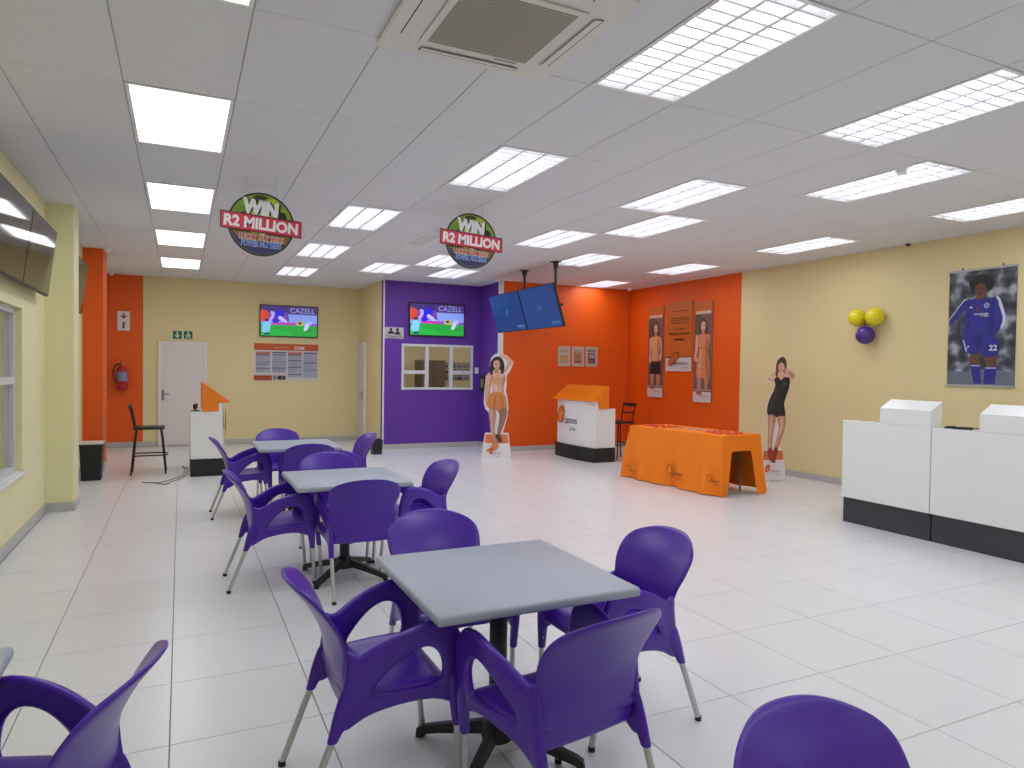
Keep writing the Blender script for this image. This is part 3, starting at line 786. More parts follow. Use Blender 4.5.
f2 = [('p', [(38, 562), (150, 560), (156, 612), (36, 614)], ink('#d8703a')),
      ('s', [(100, 116), (104, 66), (126, 40), (150, 42), (162, 74), (158, 130), (140, 140), (112, 140)], ink('#54382e')),
      ('s', [(108, 118), (62, 148), (56, 166), (90, 172), (120, 146)], SKIN), ('s', [(152, 102), (182, 110), (212, 136), (204, 158), (182, 160), (158, 132)], SKIN),
      ('p', [(116, 118), (148, 118), (168, 160), (104, 162)], SKIN), ('e', (130, 92, 20, 27), SKIN), ('s', [(108, 96), (112, 62), (132, 52), (150, 64), (152, 92), (144, 76), (130, 68), (118, 78)], ink('#54382e')),
      ('e', (122, 88, 4, 2), HAIR), ('e', (139, 88, 4, 2), HAIR), ('e', (131, 107, 6, 2.2), ink('#a8453f')),
      ('s', [(92, 164), (114, 150), (130, 166), (150, 150), (180, 156), (180, 204), (162, 260), (152, 302), (160, 372), (108, 374), (58, 362), (55, 310), (76, 250), (98, 210)], ink('#2b2326')),
      ('s', [(140, 180), (160, 176), (158, 196), (144, 200)], ink('#3d4452')),
      ('s', [(62, 364), (104, 372), (100, 420), (90, 480), (84, 560), (64, 560), (62, 460)], SKD), ('s', [(112, 374), (160, 372), (162, 430), (138, 500), (118, 552), (98, 552), (112, 490), (124, 430)], SKD),
      ('s', [(70, 376), (84, 378), (82, 430), (74, 500), (72, 550), (68, 550), (68, 460)], SKIN), ('s', [(132, 380), (146, 380), (146, 430), (122, 500), (110, 545), (106, 540), (128, 440)], SKIN),
      ('s', [(96, 200), (106, 190), (112, 230), (92, 280), (80, 330), (66, 356), (62, 320), (80, 256)], ink('#3a3034')), ('s', [(150, 250), (158, 240), (146, 300), (150, 360), (142, 362), (138, 300)], ink('#1c1618')),
      ('s', [(100, 90), (108, 70), (112, 110), (108, 150), (98, 150)], ink('#6a4a3c')), ('s', [(62, 150), (90, 140), (100, 150), (70, 166)], SKL), ('s', [(176, 116), (204, 136), (198, 150), (180, 140)], SKD),
      ('s', [(62, 552), (88, 552), (108, 620), (92, 628), (66, 600)], ink('#9c4028')), ('s', [(98, 545), (120, 548), (112, 590), (100, 606)], ink('#8c3424'))]
standee((7.56, 7.17, 0), math.radians(-19), 'cardboard standee of a woman in black dress with both hands at her head', b2, f2, .00253, 100, 734, (-.03, .16, .22))

# ================================================================== SCREENS
def football(art, w, h, e):
    g = lambda c: glow(c, e)
    R_ = lambda a, b, c, d, m: art.rect((a - .5) * w, (b - .5) * h, (c - .5) * w, (d - .5) * h, m)
    P_ = lambda pts, m, s=0: art.poly([((a - .5) * w, (b - .5) * h) for a, b in pts], m, s)
    E_ = lambda a, b, c, d, m: art.ell((a - .5) * w, (b - .5) * h, c * w, d * h, m)
    R_(0, 0, 1, 1, g('#7f9ae8'))
    P_([(0, .5), (.5, .5), (.48, .75), (.42, 1), (0, 1)], g('#6a3f9c'))
    R_(0, .80, .5, 1, g('#3a2470')); R_(.46, .74, 1, 1, g('#4a2f78'))
    art.text('CAZELL', .24 * w, .375 * h, .44 * w, .17 * h, g('#8f9ad8'), .0)
    R_(.2, .36, .62, .46, g('#b832b0')); R_(.84, .34, 1, .44, g('#8c32c0'))
    R_(0, 0, 1, .37, g('#1fa03a')); P_([(0, .0), (.6, 0), (.4, .2), (0, .2)], g('#23ac40'))
    P_([(0, .50), (.12, .52), (.13, .78), (.04, .86), (0, .85)], g('#c8402a'), 3)
    P_([(.10, .46), (.18, .50), (.25, .76), (.17, .82), (.18, .66)], g('#b9a0f4'), 3)
    P_([(.20, .46), (.30, .46), (.42, .76), (.34, .88), (.25, .82), (.24, .62)], g('#2318d0'), 3)
    P_([(.30, .58), (.42, .46), (.46, .50), (.34, .68)], g('#c0b4f8'), 3)
    E_(.10, .52, .045, .05, g('#4a1c58')); P_([(.03, .12), (.14, .12), (.17, .38), (.12, .46), (.05, .44), (.02, .3)], g('#7cc0ea'), 3)
    R_(.06, .03, .15, .10, g('#173a6a'))
    E_(.70, .44, .075, .085, g('#b8a86a')); E_(.69, .45, .03, .04, g('#2c2a1a'))
    P_([(.76, .2), (.82, .24), (.88, .48), (.82, .5), (.78, .38)], g('#c4c8f4'), 3); P_([(.84, .12), (.96, .24), (.92, .28), (.82, .18)], g('#2c8a30'))
    E_(.86, .46, .05, .07, g('#a9b4f6'))
def wall_tv(loc, rz, w, h, label, content=True):
    r = thing('wall_television', label, 'television', loc, rz)
    part('casing', MB().rbox(-w / 2, w / 2, -.05, -.012, -h / 2, h / 2, .004, 1), BLKP, r)
    part('wall_bracket', MB().box(-.2, .2, -.012, 0, -.15, .15), GALV, r)
    a = Art(y0=-.0505); football(a, w - .04, h - .04, .62); a.obj('picture', r)
    return r
wall_tv((1.96, YB, 2.43), 0, 1.12, .63, 'television showing football above the odds poster on the yellow wall')
wall_tv((4.44, YP, 2.46), 0, 1.12, .63, 'television showing football above the window in the purple wall')

def tilted_screen(name, label, top, bot, y0, y1, face, scr, kind='screen', group=None, img=False):
    """panel running along Y; top / bot = (x, z) of its front edges; face = -1 faces -X, +1 faces +X"""
    r = thing(name, label, 'screen', (0, 0, 0), 0, group)
    tx, tz = top; bx, bz = bot
    d = Vector((bx - tx, 0, bz - tz)).normalized(); n = Vector((-d.z, 0, d.x))
    if n.x * face < 0: n = -n
    cen = Vector(((tx + bx) / 2, (y0 + y1) / 2, (tz + bz) / 2)); hh = math.hypot(bx - tx, bz - tz) / 2; hw = abs(y1 - y0) / 2
    r.location = cen
    # local frame: X right (seen from front), Y into the panel, Z up
    Z = -d; Yv = -n; X = Yv.cross(Z)
    r.rotation_euler = Matrix((X, Yv, Z)).transposed().to_euler()
    part('casing', MB().rbox(-hw, hw, 0, .04, -hh, hh, .004, 1), BLKP, r)
    part('display', MB().box(-hw + .012, hw - .012, -.0012, -.0002, -hh + .014, hh - .012), scr, r)
    part('rear_housing', MB().rbox(-hw * .6, hw * .6, .0405, .07, -hh * .55, hh * .55, .01, 1), BLKP, r)
    if img:
        a = Art(y0=-.0014); a.ell(0, .0, .05, .045, glow('#3a6ab4', .3)); a.ell(0, .0, .03, .028, glow('#24549c', .3)); a.rect(hw * .45, -hh * .82, hw * .9, -hh * .70, glow('#4a7ab8', .25)); a.obj('picture', r)
    return r
tilted_screen('wall_display', 'switched-off tilted wall display, right one of the glossy pair beside the yellow column', (-1.075, 2.79), (-1.15, 2.17), 6.74, 7.93, 1, SCRB, group='switched-off wall displays')
tilted_screen('wall_display', 'switched-off tilted wall display, farther from the yellow column in the glossy pair', (-1.075, 2.79), (-1.15, 2.17), 5.54, 6.73, 1, SCRB, group='switched-off wall displays')
tilted_screen('wall_display', 'switched-off tilted wall display between the yellow column and the orange column', (-1.075, 2.79), (-1.15, 2.17), 9.25, 10.44, 1, SCRB, group='switched-off wall displays')
SBL = glow('#12387e', .30); SBR = glow('#1b4488', .28)
tilted_screen('hanging_display', 'blue-lit display hung from the ceiling, next to the orange wall', (4.86, 2.80), (5.06, 2.17), 9.99, 11.14, -1, SBL, img=True)
tilted_screen('hanging_display', 'blue-lit display hung from the ceiling, farther from the orange wall', (4.86, 2.80), (5.06, 2.17), 8.82, 9.97, -1, SBR, img=True)
hm = thing('display_mount', 'black twin-pole ceiling mount carrying the two blue displays', 'mount', (5.095, 9.7, CEIL))
for y in (-.55, .50):
    pl = part('pole', MB().tube([(0, y, 0), (0, y, -.68)], .022, 12), BLKM, hm, smooth=True)
    part('ceiling_plate', MB().lathe([(.09, -.006), (.09, 0)], 16, (0, y, 0)).lathe([(.03, -.10), (.05, -.006)], 16, (0, y, 0)), BLKM, pl)
part('rail', MB().box(-.02, .02, -.75, 1.3, -.68, -.64), BLKM, hm)

# ================================================================== HANGING DISC SIGNS
def disc_sign(loc, label):
    r = thing('hanging_sign', label, 'sign', loc, 0., 'hanging disc signs')
    R_ = .275
    part('disc', MB().prism(ell(0, 0, R_, R_, 48), lambda a, b, d: (a, d, b), 0, .01), ink('#2c2a33'), r)
    part('banner', MB().prism([(-.335, -.055), (-.335, .095), (.335, .055), (.335, -.095)], lambda a, b, d: (a, d, b), -.012, -.003), ink('#6e1b30'), r)
    a = Art(y0=-.0004)
    a.poly(ell(0, 0, R_ - .016, R_ - .016, 48), ink('#8fae34'))
    a.poly([(R_ - .018) and (math.cos(t) * (R_ - .018), math.sin(t) * (R_ - .018)) for t in [math.pi + math.pi * k / 20 for k in range(21)]], ink('#3a4638'))
    a.poly([(math.cos(t) * (R_ - .018), math.sin(t) * (R_ - .018)) for t in [math.radians(200 + 140 * k / 20) for k in range(21)]], ink('#3d3668'))
    a.ell(-.02, .045, .12, .14, ink('#c8da3e')); a.ell(.09, .16, .07, .07, ink('#c4d23e')); a.ell(-.17, .07, .06, .09, ink('#6f9a2a'))
    a.ell(-.01, .232, .06, .018, ink('#3c4420')); a.ell(.165, .075, .045, .048, ink('#24341a')); a.ell(-.14, .07, .035, .03, ink('#5a3a1a')); a.ell(-.06, .185, .035, .04, ink('#2b3018'))
    a.poly([(-.24, -.07), (.24, -.09), (.20, -.16), (-.17, -.14)], ink('#8a6a2c'))
    a.text('WIN', -.002, .135, .315, .150, ink('#2a3318'), .10, -.10); a.text('WIN', -.01, .14, .300, .138, ink('#f4f4f6'), .07, -.10)
    a.text('UP TO', .005, .062, .15, .04, ink('#e8e8ea'), .03, -.06)
    a.text('on', .01, -.085, .045, .022, ink('#e0dcd0'), .02)
    a.text('LUCKY NUMBERS', .0, -.118, .37, .052, ink('#f0e6e0'), .05, -.05); a.text('LUCKY NUMBERS', .0, -.118, .365, .044, ink('#c8342a'), .01, -.05)
    a.text('POWER NUMBERS', .0, -.172, .33, .055, ink('#c8dcf4'), .05, -.03); a.text('POWER NUMBERS', .0, -.172, .325, .046, ink('#2a5cc0'), .01, -.03)
    a.obj('disc_print', r)
    a = Art(y0=-.0122); a.poly([(-.325, -.045), (-.325, .085), (.325, .045), (.325, -.085)], ink('#d83a54'))
    a.text('R2 MILLION', 0, 0, .61, .10, ink('#faf4f6'), .045, -.06); a.obj('banner_print', r)
    top = CEIL - loc[2]
    for s in (-.12, .12): part('string', MB().tube([(s, .005, math.sqrt(R_ ** 2 - s * s) - .01), (s, .005, top)], .002, 5), ink('#b8b8b8'), r)
    return r
disc_sign((.630, 6.40, 2.765), 'round prize sign with red banner hanging beside the plain diffuser lights')
disc_sign((2.62, 6.45, 2.815), 'round prize sign with red banner hanging before the purple wall')

# ================================================================== AIR CONDITIONER, CEILING DEVICES
ACW = mat('cream white plastic', '#e3e1dc', .45)
ac = thing('air_conditioner', 'square ceiling cassette air conditioner with a central grille', 'air conditioner', ((AC[0] + AC[1]) / 2, (AC[2] + AC[3]) / 2, CEIL))
def acs():
    h = .465
    part('panel', MB().rbox(-h, h, -h, h, -.03, -.001, .012, 3), ACW, ac)
    g = part('intake_grille', MB().rbox(-.30, .30, -.30, .30, -.042, -.0305, .006, 2), ACW, ac)
    IN = mat('grey beige filter mesh', '#a8a196', .8, var=.06, scale=120)
    part('filter', MB().box(-.265, .265, -.265, .265, -.0435, -.0421), IN, g)
    for k in range(22): part('grille_slat', MB().box(-.265, .265, -.262 + k * .025 - .0015, -.262 + k * .025 + .0015, -.046, -.0436), mat('grille slat plastic', '#b9b2a6', .6), g)
    DK = mat('dark slot', '#1d1c1c', .6)
    for a in range(4):
        sl = part('air_slot', MB().box(-.27, .27, -.40, -.375, -.0312, -.0302), DK, ac, rz=a * math.pi / 2)
        part('flap', MB().prism([(-.395, -.032), (-.382, -.032), (-.350, -.040), (-.352, -.043)], lambda a_, b, d: (d, a_, b), -.265, .265), ACW, sl)
    part('label_plate', MB().box(.10, .22, .285, .297, -.0436, -.0425), mat('grey badge', '#7c8288', .3), ac)
acs()
vent = thing('ceiling_vent', 'white slatted supply air grille flush in the ceiling', 'vent', (2.79, 8.45, CEIL))
part('frame', frame_mb(.30, .9, .03), WMET, vent)
for k in range(6): part('slat', MB().prism([(-.02, 0), (.012, .012), (.014, .009), (-.018, -.003)], lambda a, b, d: (a + (-.1 + .04 * k), d, b), -.42, .42), mat('vent slat enamel', '#c9c6bb', .4), vent)
sd = thing('smoke_detector', 'small clear ceiling detector beside a louvred light', 'detector', (5.12, 3.62, CEIL))
part('base', MB().lathe([(.05, -.012), (.055, 0)], 20), WMET, sd, smooth=True); part('dome', MB().lathe([(.012, -.055), (.035, -.045), (.045, -.02), (.046, -.012)], 20), WMET, sd, smooth=True)
def dome_cam(loc, label, dark=False):
    r = thing('security_camera', label, 'camera', loc)
    part('base', MB().lathe([(.045, -.02), (.05, 0)], 16), WMET if not dark else BLKP, r, smooth=True); part('dome', MB().lathe([(.006, -.058), (.026, -.05), (.036, -.034), (.038, -.02)], 16), BLKP if dark else WMET, r, smooth=True)
    if dark: r.scale = (.6, .6, .6)
dome_cam((-.93, 11.3, CEIL), 'small white dome camera on the ceiling at the orange column'); dome_cam((-1.12, 14.25, CEIL), 'small white dome camera on the ceiling above the fire extinguisher'); dome_cam((8.0, 11.35, CEIL), 'small white dome camera on the ceiling in the orange corner')
dome_cam((XR - .07, 5.66, CEIL), 'small black dome camera on the ceiling by the yellow wall with balloons', True)
tag(part('conduit', MB().box(XR - .09, XR - .05, YO - .016, YO, .096, CEIL), mat('orange painted trunking', '#e0560a', .5)), 'thin orange trunking running up the orange wall corner', 'conduit')

# ================================================================== WALL ITEMS
def plate(name, label, cat, loc, rz, w, h, art_fn, base='#e9e4e2', th=.006, group=None, rails=False):
    r = thing(name, label, cat, loc, rz, group)
    part('board', MB().box(-w / 2, w / 2, -th, -.0005, -h / 2, h / 2), ink(base), r)
    a = Art(lambda p, q: ((p - .5) * w, (q - .5) * h), y0=-th - .0004); art_fn(a); a.obj('print', r)
    if rails:
        for s in (-1, 1): part('hanger_rail', MB().rbox(-w / 2 - .01, w / 2 + .01, -th - .008, -.0005, s * h / 2 - .012, s * h / 2 + .012, .003, 1), mat('silver rail', '#b9b9bb', .4, metal=.5), r)
        part('hook', MB().tube([(-w * .3, -.004, h / 2 + .012), (-w * .3, -.004, h / 2 + .04)], .006, 6), BLKP, r); part('hook', MB().tube([(w * .3, -.004, h / 2 + .012), (w * .3, -.004, h / 2 + .04)], .006, 6), BLKP, r)
    return r
def fe_sign(a):
    K = ink('#8a2a3a'); a.rect(.03, .50, .97, .985, ink('#e6dadc')); a.rect(.03, .015, .97, .49, ink('#e6dadc'))
    a.poly([(.44, .92), (.56, .92), (.56, .74), (.72, .80), (.72, .72), (.5, .60), (.28, .72), (.28, .80), (.44, .74)], K)
    a.rect(.42, .12, .58, .36, ink('#6a2a38')); a.poly([(.42, .36), (.46, .42), (.66, .44), (.66, .40), (.58, .36)], ink('#3a2028'))
plate('wall_sign', 'white fire extinguisher sign with red arrow on the orange wall', 'sign', (-.945, YB, 2.32), 0, .21, .36, fe_sign, '#b9a8a8')
def exit_arrow(a):
    a.rect(.04, .04, .96, .96, ink('#2a6a44')); G_ = ink('#c8dccc')
    a.poly([(.42, .9), (.58, .9), (.58, .48), (.8, .48), (.5, .1), (.2, .48), (.42, .48)], G_)
def exit_man(a):
    a.rect(.04, .04, .96, .96, ink('#2a6a44')); G_ = ink('#c8dccc')
    a.ell(.52, .78, .09, .11, G_); a.poly([(.44, .66), (.6, .66), (.62, .42), (.84, .12), (.72, .08), (.52, .34), (.3, .08), (.18, .12), (.42, .42)], G_); a.poly([(.44, .62), (.2, .5), (.24, .42), (.46, .5)], G_); a.poly([(.6, .62), (.82, .46), (.76, .4), (.58, .5)], G_)
plate('exit_sign', 'green emergency sign with a white down arrow above the white door', 'sign', (-.06, YB, 2.095), 0, .165, .165, exit_arrow, '#dfe6e0')
plate('exit_sign', 'green emergency sign with a white running figure above the white door', 'sign', (.125, YB, 2.095), 0, .165, .165, exit_man, '#dfe6e0')
def odds(a):
    O, L1, D = ink('#c85a28'), ink('#aeb0c6'), ink('#4a4a58')
    a.rect(0, .82, 1, 1, O); a.text('Odds', .70, .90, .16, .09, ink('#ece6ea'), .03); a.text('sports', .42, .895, .22, .06, ink('#e0a088'), .01)
    for c in range(4):
        x = .03 + c * .245; b = .10 if c > 1 else .22
        a.rect(x, b, x + .215, .78, L1)
        if c in (0, 2): a.rect(x, .70, x + .215, .775, ink('#c07058'))
        else: a.rect(x, .745, x + .215, .775, D)
        for y in ((.68, .50, .44, .32), (.69, .50, .33), (.69, .54, .36, .16), (.48, .29))[c]: a.rect(x, y, x + .215, y + .018, D)
        for k in range(9):
            y = .66 - .052 * k
            if y > b + .02: a.rect(x + .01, y, x + random.uniform(.12, .2), y + .014, ink('#8c8ea6'))
    a.rect(.0, .02, .27, .14, ink('#b0401e')); a.rect(.29, .03, .34, .14, ink('#8c8088')); a.rect(.36, .03, .42, .14, ink('#2a262a')); a.rect(.43, .03, .48, .14, ink('#4a4248'))
plate('odds_poster', 'orange headed odds poster with four columns of small print under the television', 'poster', (1.92, YB, 1.61), 0, 1.24, .74, odds, '#d8d2d4')
def toilets(a):
    K = ink('#17161c'); a.text('TOILETS', .5, .16, .84, .22, K, .02)
    a.ell(.34, .80, .07, .12, K); a.poly([(.18, .42), (.22, .60), (.34, .68), (.46, .60), (.50, .42)], K, 4)
    a.ell(.68, .80, .075, .13, K); a.poly([(.52, .38), (.60, .60), (.68, .68), (.76, .60), (.86, .38)], K, 4); a.poly([(.60, .78), (.68, .96), (.76, .78)], K)
plate('toilet_sign', 'white toilets sign with two black figures on the purple wall', 'sign', (3.60, YP, 2.185), 0, .37, .21, toilets, '#c8c2cc')
sw = thing('light_switch', 'white light switch plate on the purple wall', 'switch', (5.285, YP, 1.50)); part('plate', MB().rbox(-.04, .04, -.010, -.0005, -.06, .06, .003, 1), WMET, sw); part('rocker', MB().rbox(-.02, .02, -.015, -.0101, -.03, .03, .002, 1), WMET, sw)
wp = thing('wall_dispenser', 'dark wall dispenser with greenish front beside the raised-arm standee', 'dispenser', (XO, 12.30, 1.24), math.radians(-90)); part('body', MB().rbox(-.10, .10, -.10, -.0005, -.16, .16, .015, 2), BLKP, wp); part('front_window', MB().rbox(-.06, .06, -.106, -.1005, -.06, .10, .003, 1), mat('greenish plastic', '#8c8f5c', .4), wp)
def cert(v):
    def f(a):
        if v == 0: a.rect(.16, .14, .84, .88, ink('#b89a86')); a.rect(.16, .56, .84, .70, ink('#c8b8ac')); a.rect(.16, .30, .84, .5, ink('#cc9468')); a.rect(.2, .16, .84, .26, ink('#a494a0'))
        if v == 1: a.rect(.14, .14, .84, .86, ink('#b07a62')); a.rect(.2, .70, .8, .84, ink('#a8a090')); a.rect(.14, .16, .84, .26, ink('#7c5c68')); a.rect(.3, .5, .7, .53, ink('#8a5a48'))
        if v == 2: a.rect(.10, .76, .90, .90, ink('#8c7c84')); a.rect(.18, .14, .84, .70, ink('#6c3a3c')); a.rect(.26, .42, .78, .64, ink('#b49a9c')); a.rect(.24, .18, .7, .32, ink('#8c6468'))
    return f
for v, (x, lb) in enumerate(((6.665, 'framed certificate with pale lines, nearest the hanging displays on the orange wall'), (6.975, 'framed certificate with brown field, middle of three on the orange wall'), (7.285, 'framed certificate with dark lower block, nearest the orange corner'))):
    r = plate('framed_certificate', lb, 'picture frame', (x, YO, 1.80), 0, .25, .36, cert(v), '#c9b4a6', .010)
    h, q = .125, .18
    part('frame', MB().box(-h - .01, h + .01, -.018, -.0005, q - .012, q + .012).box(-h - .01, h + .01, -.018, -.0005, -q - .012, -q + .012).box(-h - .01, -h + .012, -.018, -.0005, -q + .012, q - .012).box(h - .012, h + .01, -.018, -.0005, -q + .012, q - .012), mat('pale silver frame', '#cbb9ae', .35), r)

# banners on the right orange wall
OB = '#c86a2a'
def banner_woman(v):
    def f(a):
        a.rect(0, .875, 1, 1, ink(OB)); a.rect(.08, .875, .92, .905, ink('#d8b8a8')); a.rect(.04, .125, .96, .875, ink('#7a5a58')); a.rect(.04, .60, .42, .875, ink('#5f5048'))
        a.rect(.0, .0, 1, .125, ink('#d8cccb')); a.rect(.0, .105, 1, .118, ink('#5a3a34')); a.text('rjames', .62, .06, .5, .035, ink('#a09098'))
        H_ = ink('#46302a') if v == 0 else ink('#5c3f33')
        a.poly([(.28, .70), (.30, .78), (.5, .835), (.7, .79), (.78, .70), (.66, .655), (.40, .66)], H_, 4)
        a.ell(.52, .755, .13, .048, SKIN); a.rect(.44, .66, .60, .72, SKD); a.ell(.47, .76, .03, .004, HAIR); a.ell(.58, .76, .03, .004, HAIR); a.ell(.525, .733, .05, .004, ink('#a8453f'))
        if v == 0:
            a.poly([(.18, .645), (.34, .672), (.52, .66), (.68, .672), (.86, .645), (.82, .58), (.74, .50), (.82, .40), (.26, .40), (.32, .50), (.24, .58)], ink('#d9a06a'), 3); a.poly([(.66, .64), (.80, .62), (.72, .50), (.78, .41), (.66, .41), (.62, .52)], ink('#bf8450'), 3); a.rect(.40, .415, .44, .62, ink('#e4b888'))
            a.poly([(.12, .64), (.2, .64), (.26, .52), (.2, .42), (.34, .385), (.3, .37), (.1, .40), (.14, .5)], SKIN, 3); a.poly([(.84, .65), (.92, .62), (.94, .46), (.84, .40), (.82, .44), (.86, .5)], SKIN, 3)
            a.poly([(.24, .40), (.84, .40), (.90, .25), (.52, .255), (.14, .25)], ink('#2b2024')); a.rect(.22, .385, .86, .40, ink('#6c4454'))
            a.poly([(.18, .255), (.46, .255), (.40, .12), (.26, .12)], SKD); a.poly([(.60, .255), (.88, .25), (.80, .13), (.64, .13)], SKD); a.poly([(.24, .13), (.42, .13), (.50, .085), (.2, .095)], ink('#b0584a'))
        else:
            a.poly([(.20, .655), (.36, .675), (.52, .66), (.68, .675), (.90, .655), (.86, .58), (.78, .52), (.88, .40), (.92, .25), (.54, .24), (.18, .25), (.20, .40), (.32, .52), (.26, .58)], ink('#d88a5c'), 3); a.poly([(.70, .64), (.84, .62), (.76, .52), (.84, .38), (.88, .26), (.72, .255), (.66, .5)], ink('#bb6e44'), 3); a.poly([(.36, .50), (.44, .50), (.40, .27), (.30, .27)], ink('#e6a67c'), 3)
            a.rect(.22, .535, .88, .548, ink('#b86a4c')); a.rect(.2, .40, .92, .407, ink('#c87a54')); a.rect(.2, .33, .92, .336, ink('#c87a54'))
            a.poly([(.12, .66), (.22, .65), (.26, .53), (.18, .45), (.28, .42), (.2, .40), (.04, .43), (.1, .52)], SKIN, 3)
            a.poly([(.22, .25), (.48, .25), (.42, .10), (.28, .10)], SKD); a.poly([(.62, .25), (.88, .25), (.80, .12), (.68, .12)], SKD); a.poly([(.22, .11), (.46, .11), (.52, .07), (.2, .08)], ink('#b0584a'))
    return f
def banner_text(a):
    a.rect(0, 0, 1, 1, ink(OB)); a.rect(0, .0, 1, .20, ink('#d8d0d2')); a.poly([(0, .205), (.3, .225), (.6, .20), (1, .215), (1, .20), (0, .19)], ink('#5a3228'))
    K = ink('#6a4020')
    for y, w in ((.86, .62), (.76, .74), (.725, .76), (.69, .60), (.60, .5), (.545, .80), (.525, .78)):
        x = .54 - w / 2
        while x < .54 + w / 2 - .03:
            q = min(random.uniform(.05, .13), .54 + w / 2 - x); a.rect(x, y, x + q, y + .012, K); x += q + .02
    a.rect(.36, .448, .74, .468, ink('#4a2a14'))
    a.ell(.34, .18, .22, .07, LOGOD, .35); a.ell(.34, .178, .19, .055, ink('#c8683a'), .35); a.text('rjames', .60, .115, .58, .055, LOGOK, .003); a.text('plus', .78, .055, .22, .03, LOGOK, .003)
RW = XR - .001; HR = -math.pi / 2
plate('wall_banner', 'tall narrow banner of a woman in black shorts, beside the orange text banner', 'banner', (RW, 10.76, 1.905), HR, .46, 1.73, banner_woman(0), '#8a6a5c', .02)
plate('wall_banner', 'wide orange text banner with white foot between the two women banners', 'banner', (RW, 10.08, 2.175), HR, .72, 1.27, banner_text, '#c86a2a', .02)
plate('wall_banner', 'tall narrow banner of a woman in orange dress, on the orange wall', 'banner', (RW, 9.43, 1.885), HR, .46, 1.76, banner_woman(1), '#8a6a5c', .02)

def crowd_mat():
    m = mat('blurred crowd print', '#54565f', .5); nt = m.node_tree; b = nt.nodes['Principled BSDF']
    tc = nt.nodes.new('ShaderNodeTexCoord'); n = nt.nodes.new('ShaderNodeTexNoise'); n.inputs['Scale'].default_value = 6.5; n.inputs['Detail'].default_value = 1.5
    r = nt.nodes.new('ShaderNodeValToRGB'); e = r.color_ramp.elements
    e[0].position = .38; e[0].color = lin('#30313b'); e[1].position = .66; e[1].color = lin('#a8acb8'); k = e.new(.52); k.color = lin('#565a66')
    nt.links.new(tc.outputs['Object'], n.inputs['Vector']); nt.links.new(n.outputs['Fac'], r.inputs[0]); nt.links.new(r.outputs[0], b.inputs['Base Color'])
    return m
def player(a):
    a.rect(0, 0, 1, 1, crowd_mat()); a.poly([(0, 0), (1, 0), (1, .12), (.6, .15), (.3, .12), (0, .13)], mat('blurred pitch print', '#6c7284', .5, var=.3, scale=6))
    SK, BL, BD, WH = ink('#654336'), ink('#2b2b8e'), ink('#23257c'), ink('#cfd2e6')
    a.poly([(.36, .28), (.48, .28), (.50, .18), (.46, .16), (.40, .16), (.36, .20)], SK, 3); a.poly([(.58, .26), (.74, .26), (.74, .16), (.64, .14), (.60, .18)], SK, 3)
    a.poly([(.36, .185), (.51, .18), (.53, .02), (.42, .02)], BL); a.poly([(.58, .165), (.75, .165), (.73, .02), (.56, .02)], BL); a.rect(.375, .17, .505, .178, WH); a.rect(.59, .15, .745, .158, WH)
    a.poly([(.01, .56), (.05, .53), (.26, .66), (.30, .74), (.24, .74)], BL); a.poly([(.0, .565), (.01, .58), (.24, .75), (.32, .765), (.24, .735)], WH)
    a.poly([(.66, .74), (.76, .73), (.82, .60), (.82, .52), (.70, .42), (.63, .43), (.64, .47), (.72, .55), (.66, .64)], BL, 4); a.poly([(.72, .75), (.78, .73), (.86, .58), (.84, .51), (.79, .49), (.82, .58)], WH, 3)
    a.ell(.62, .435, .065, .03, SK)
    a.poly([(.26, .72), (.34, .745), (.44, .755), (.58, .755), (.70, .74), (.76, .70), (.70, .56), (.70, .42), (.25, .42), (.27, .56)], BL, 3)
    a.poly([(.24, .43), (.70, .43), (.77, .27), (.55, .255), (.53, .33), (.50, .28), (.28, .29), (.23, .38)], BL, 3); a.poly([(.24, .40), (.255, .40), (.31, .30), (.29, .295)], WH)
    a.poly([(.60, .73), (.70, .72), (.68, .60), (.69, .44), (.58, .44), (.60, .58)], BD, 3); a.poly([(.30, .70), (.36, .72), (.34, .58), (.32, .46), (.28, .46), (.30, .58)], BD, 3); a.poly([(.40, .43), (.52, .44), (.53, .34), (.46, .31)], BD, 3); a.poly([(.60, .36), (.64, .36), (.60, .28), (.57, .28)], BD)
    a.rect(.43, .74, .56, .79, SK); a.poly([(.34, .83), (.32, .89), (.38, .94), (.50, .955), (.62, .935), (.68, .88), (.65, .82), (.56, .80), (.42, .80)], ink('#241c20'), 4); a.ell(.49, .82, .085, .06, SK)
    a.ell(.455, .83, .016, .006, ink('#1c1618')); a.ell(.53, .83, .016, .006, ink('#1c1618')); a.ell(.495, .787, .03, .006, ink('#4a2c26')); a.poly([(.48, .825), (.505, .825), (.515, .803), (.475, .803)], ink('#5c3c30'))
    a.text('YOKOHAMA', .51, .615, .22, .018, WH, .03); a.text('TYRES', .56, .598, .12, .012, WH, .03)
    a.ell(.59, .685, .04, .022, ink('#aab0e0')); a.ell(.59, .685, .026, .014, ink('#6a70c0')); a.poly([(.33, .67), (.385, .67), (.36, .69)], WH); a.ell(.46, .66, .018, .016, ink('#8a3048'))
    a.text('22', .70, .325, .12, .05, WH, .03); a.poly([(.31, .32), (.35, .34), (.33, .35)], WH)
plate('footballer_poster', 'hanging poster of a footballer in blue kit numbered 22 on the yellow wall', 'poster', (XR - .002, 4.80, 2.085), HR, .735, 1.33, player, '#3c3e4a', .008, rails=True)

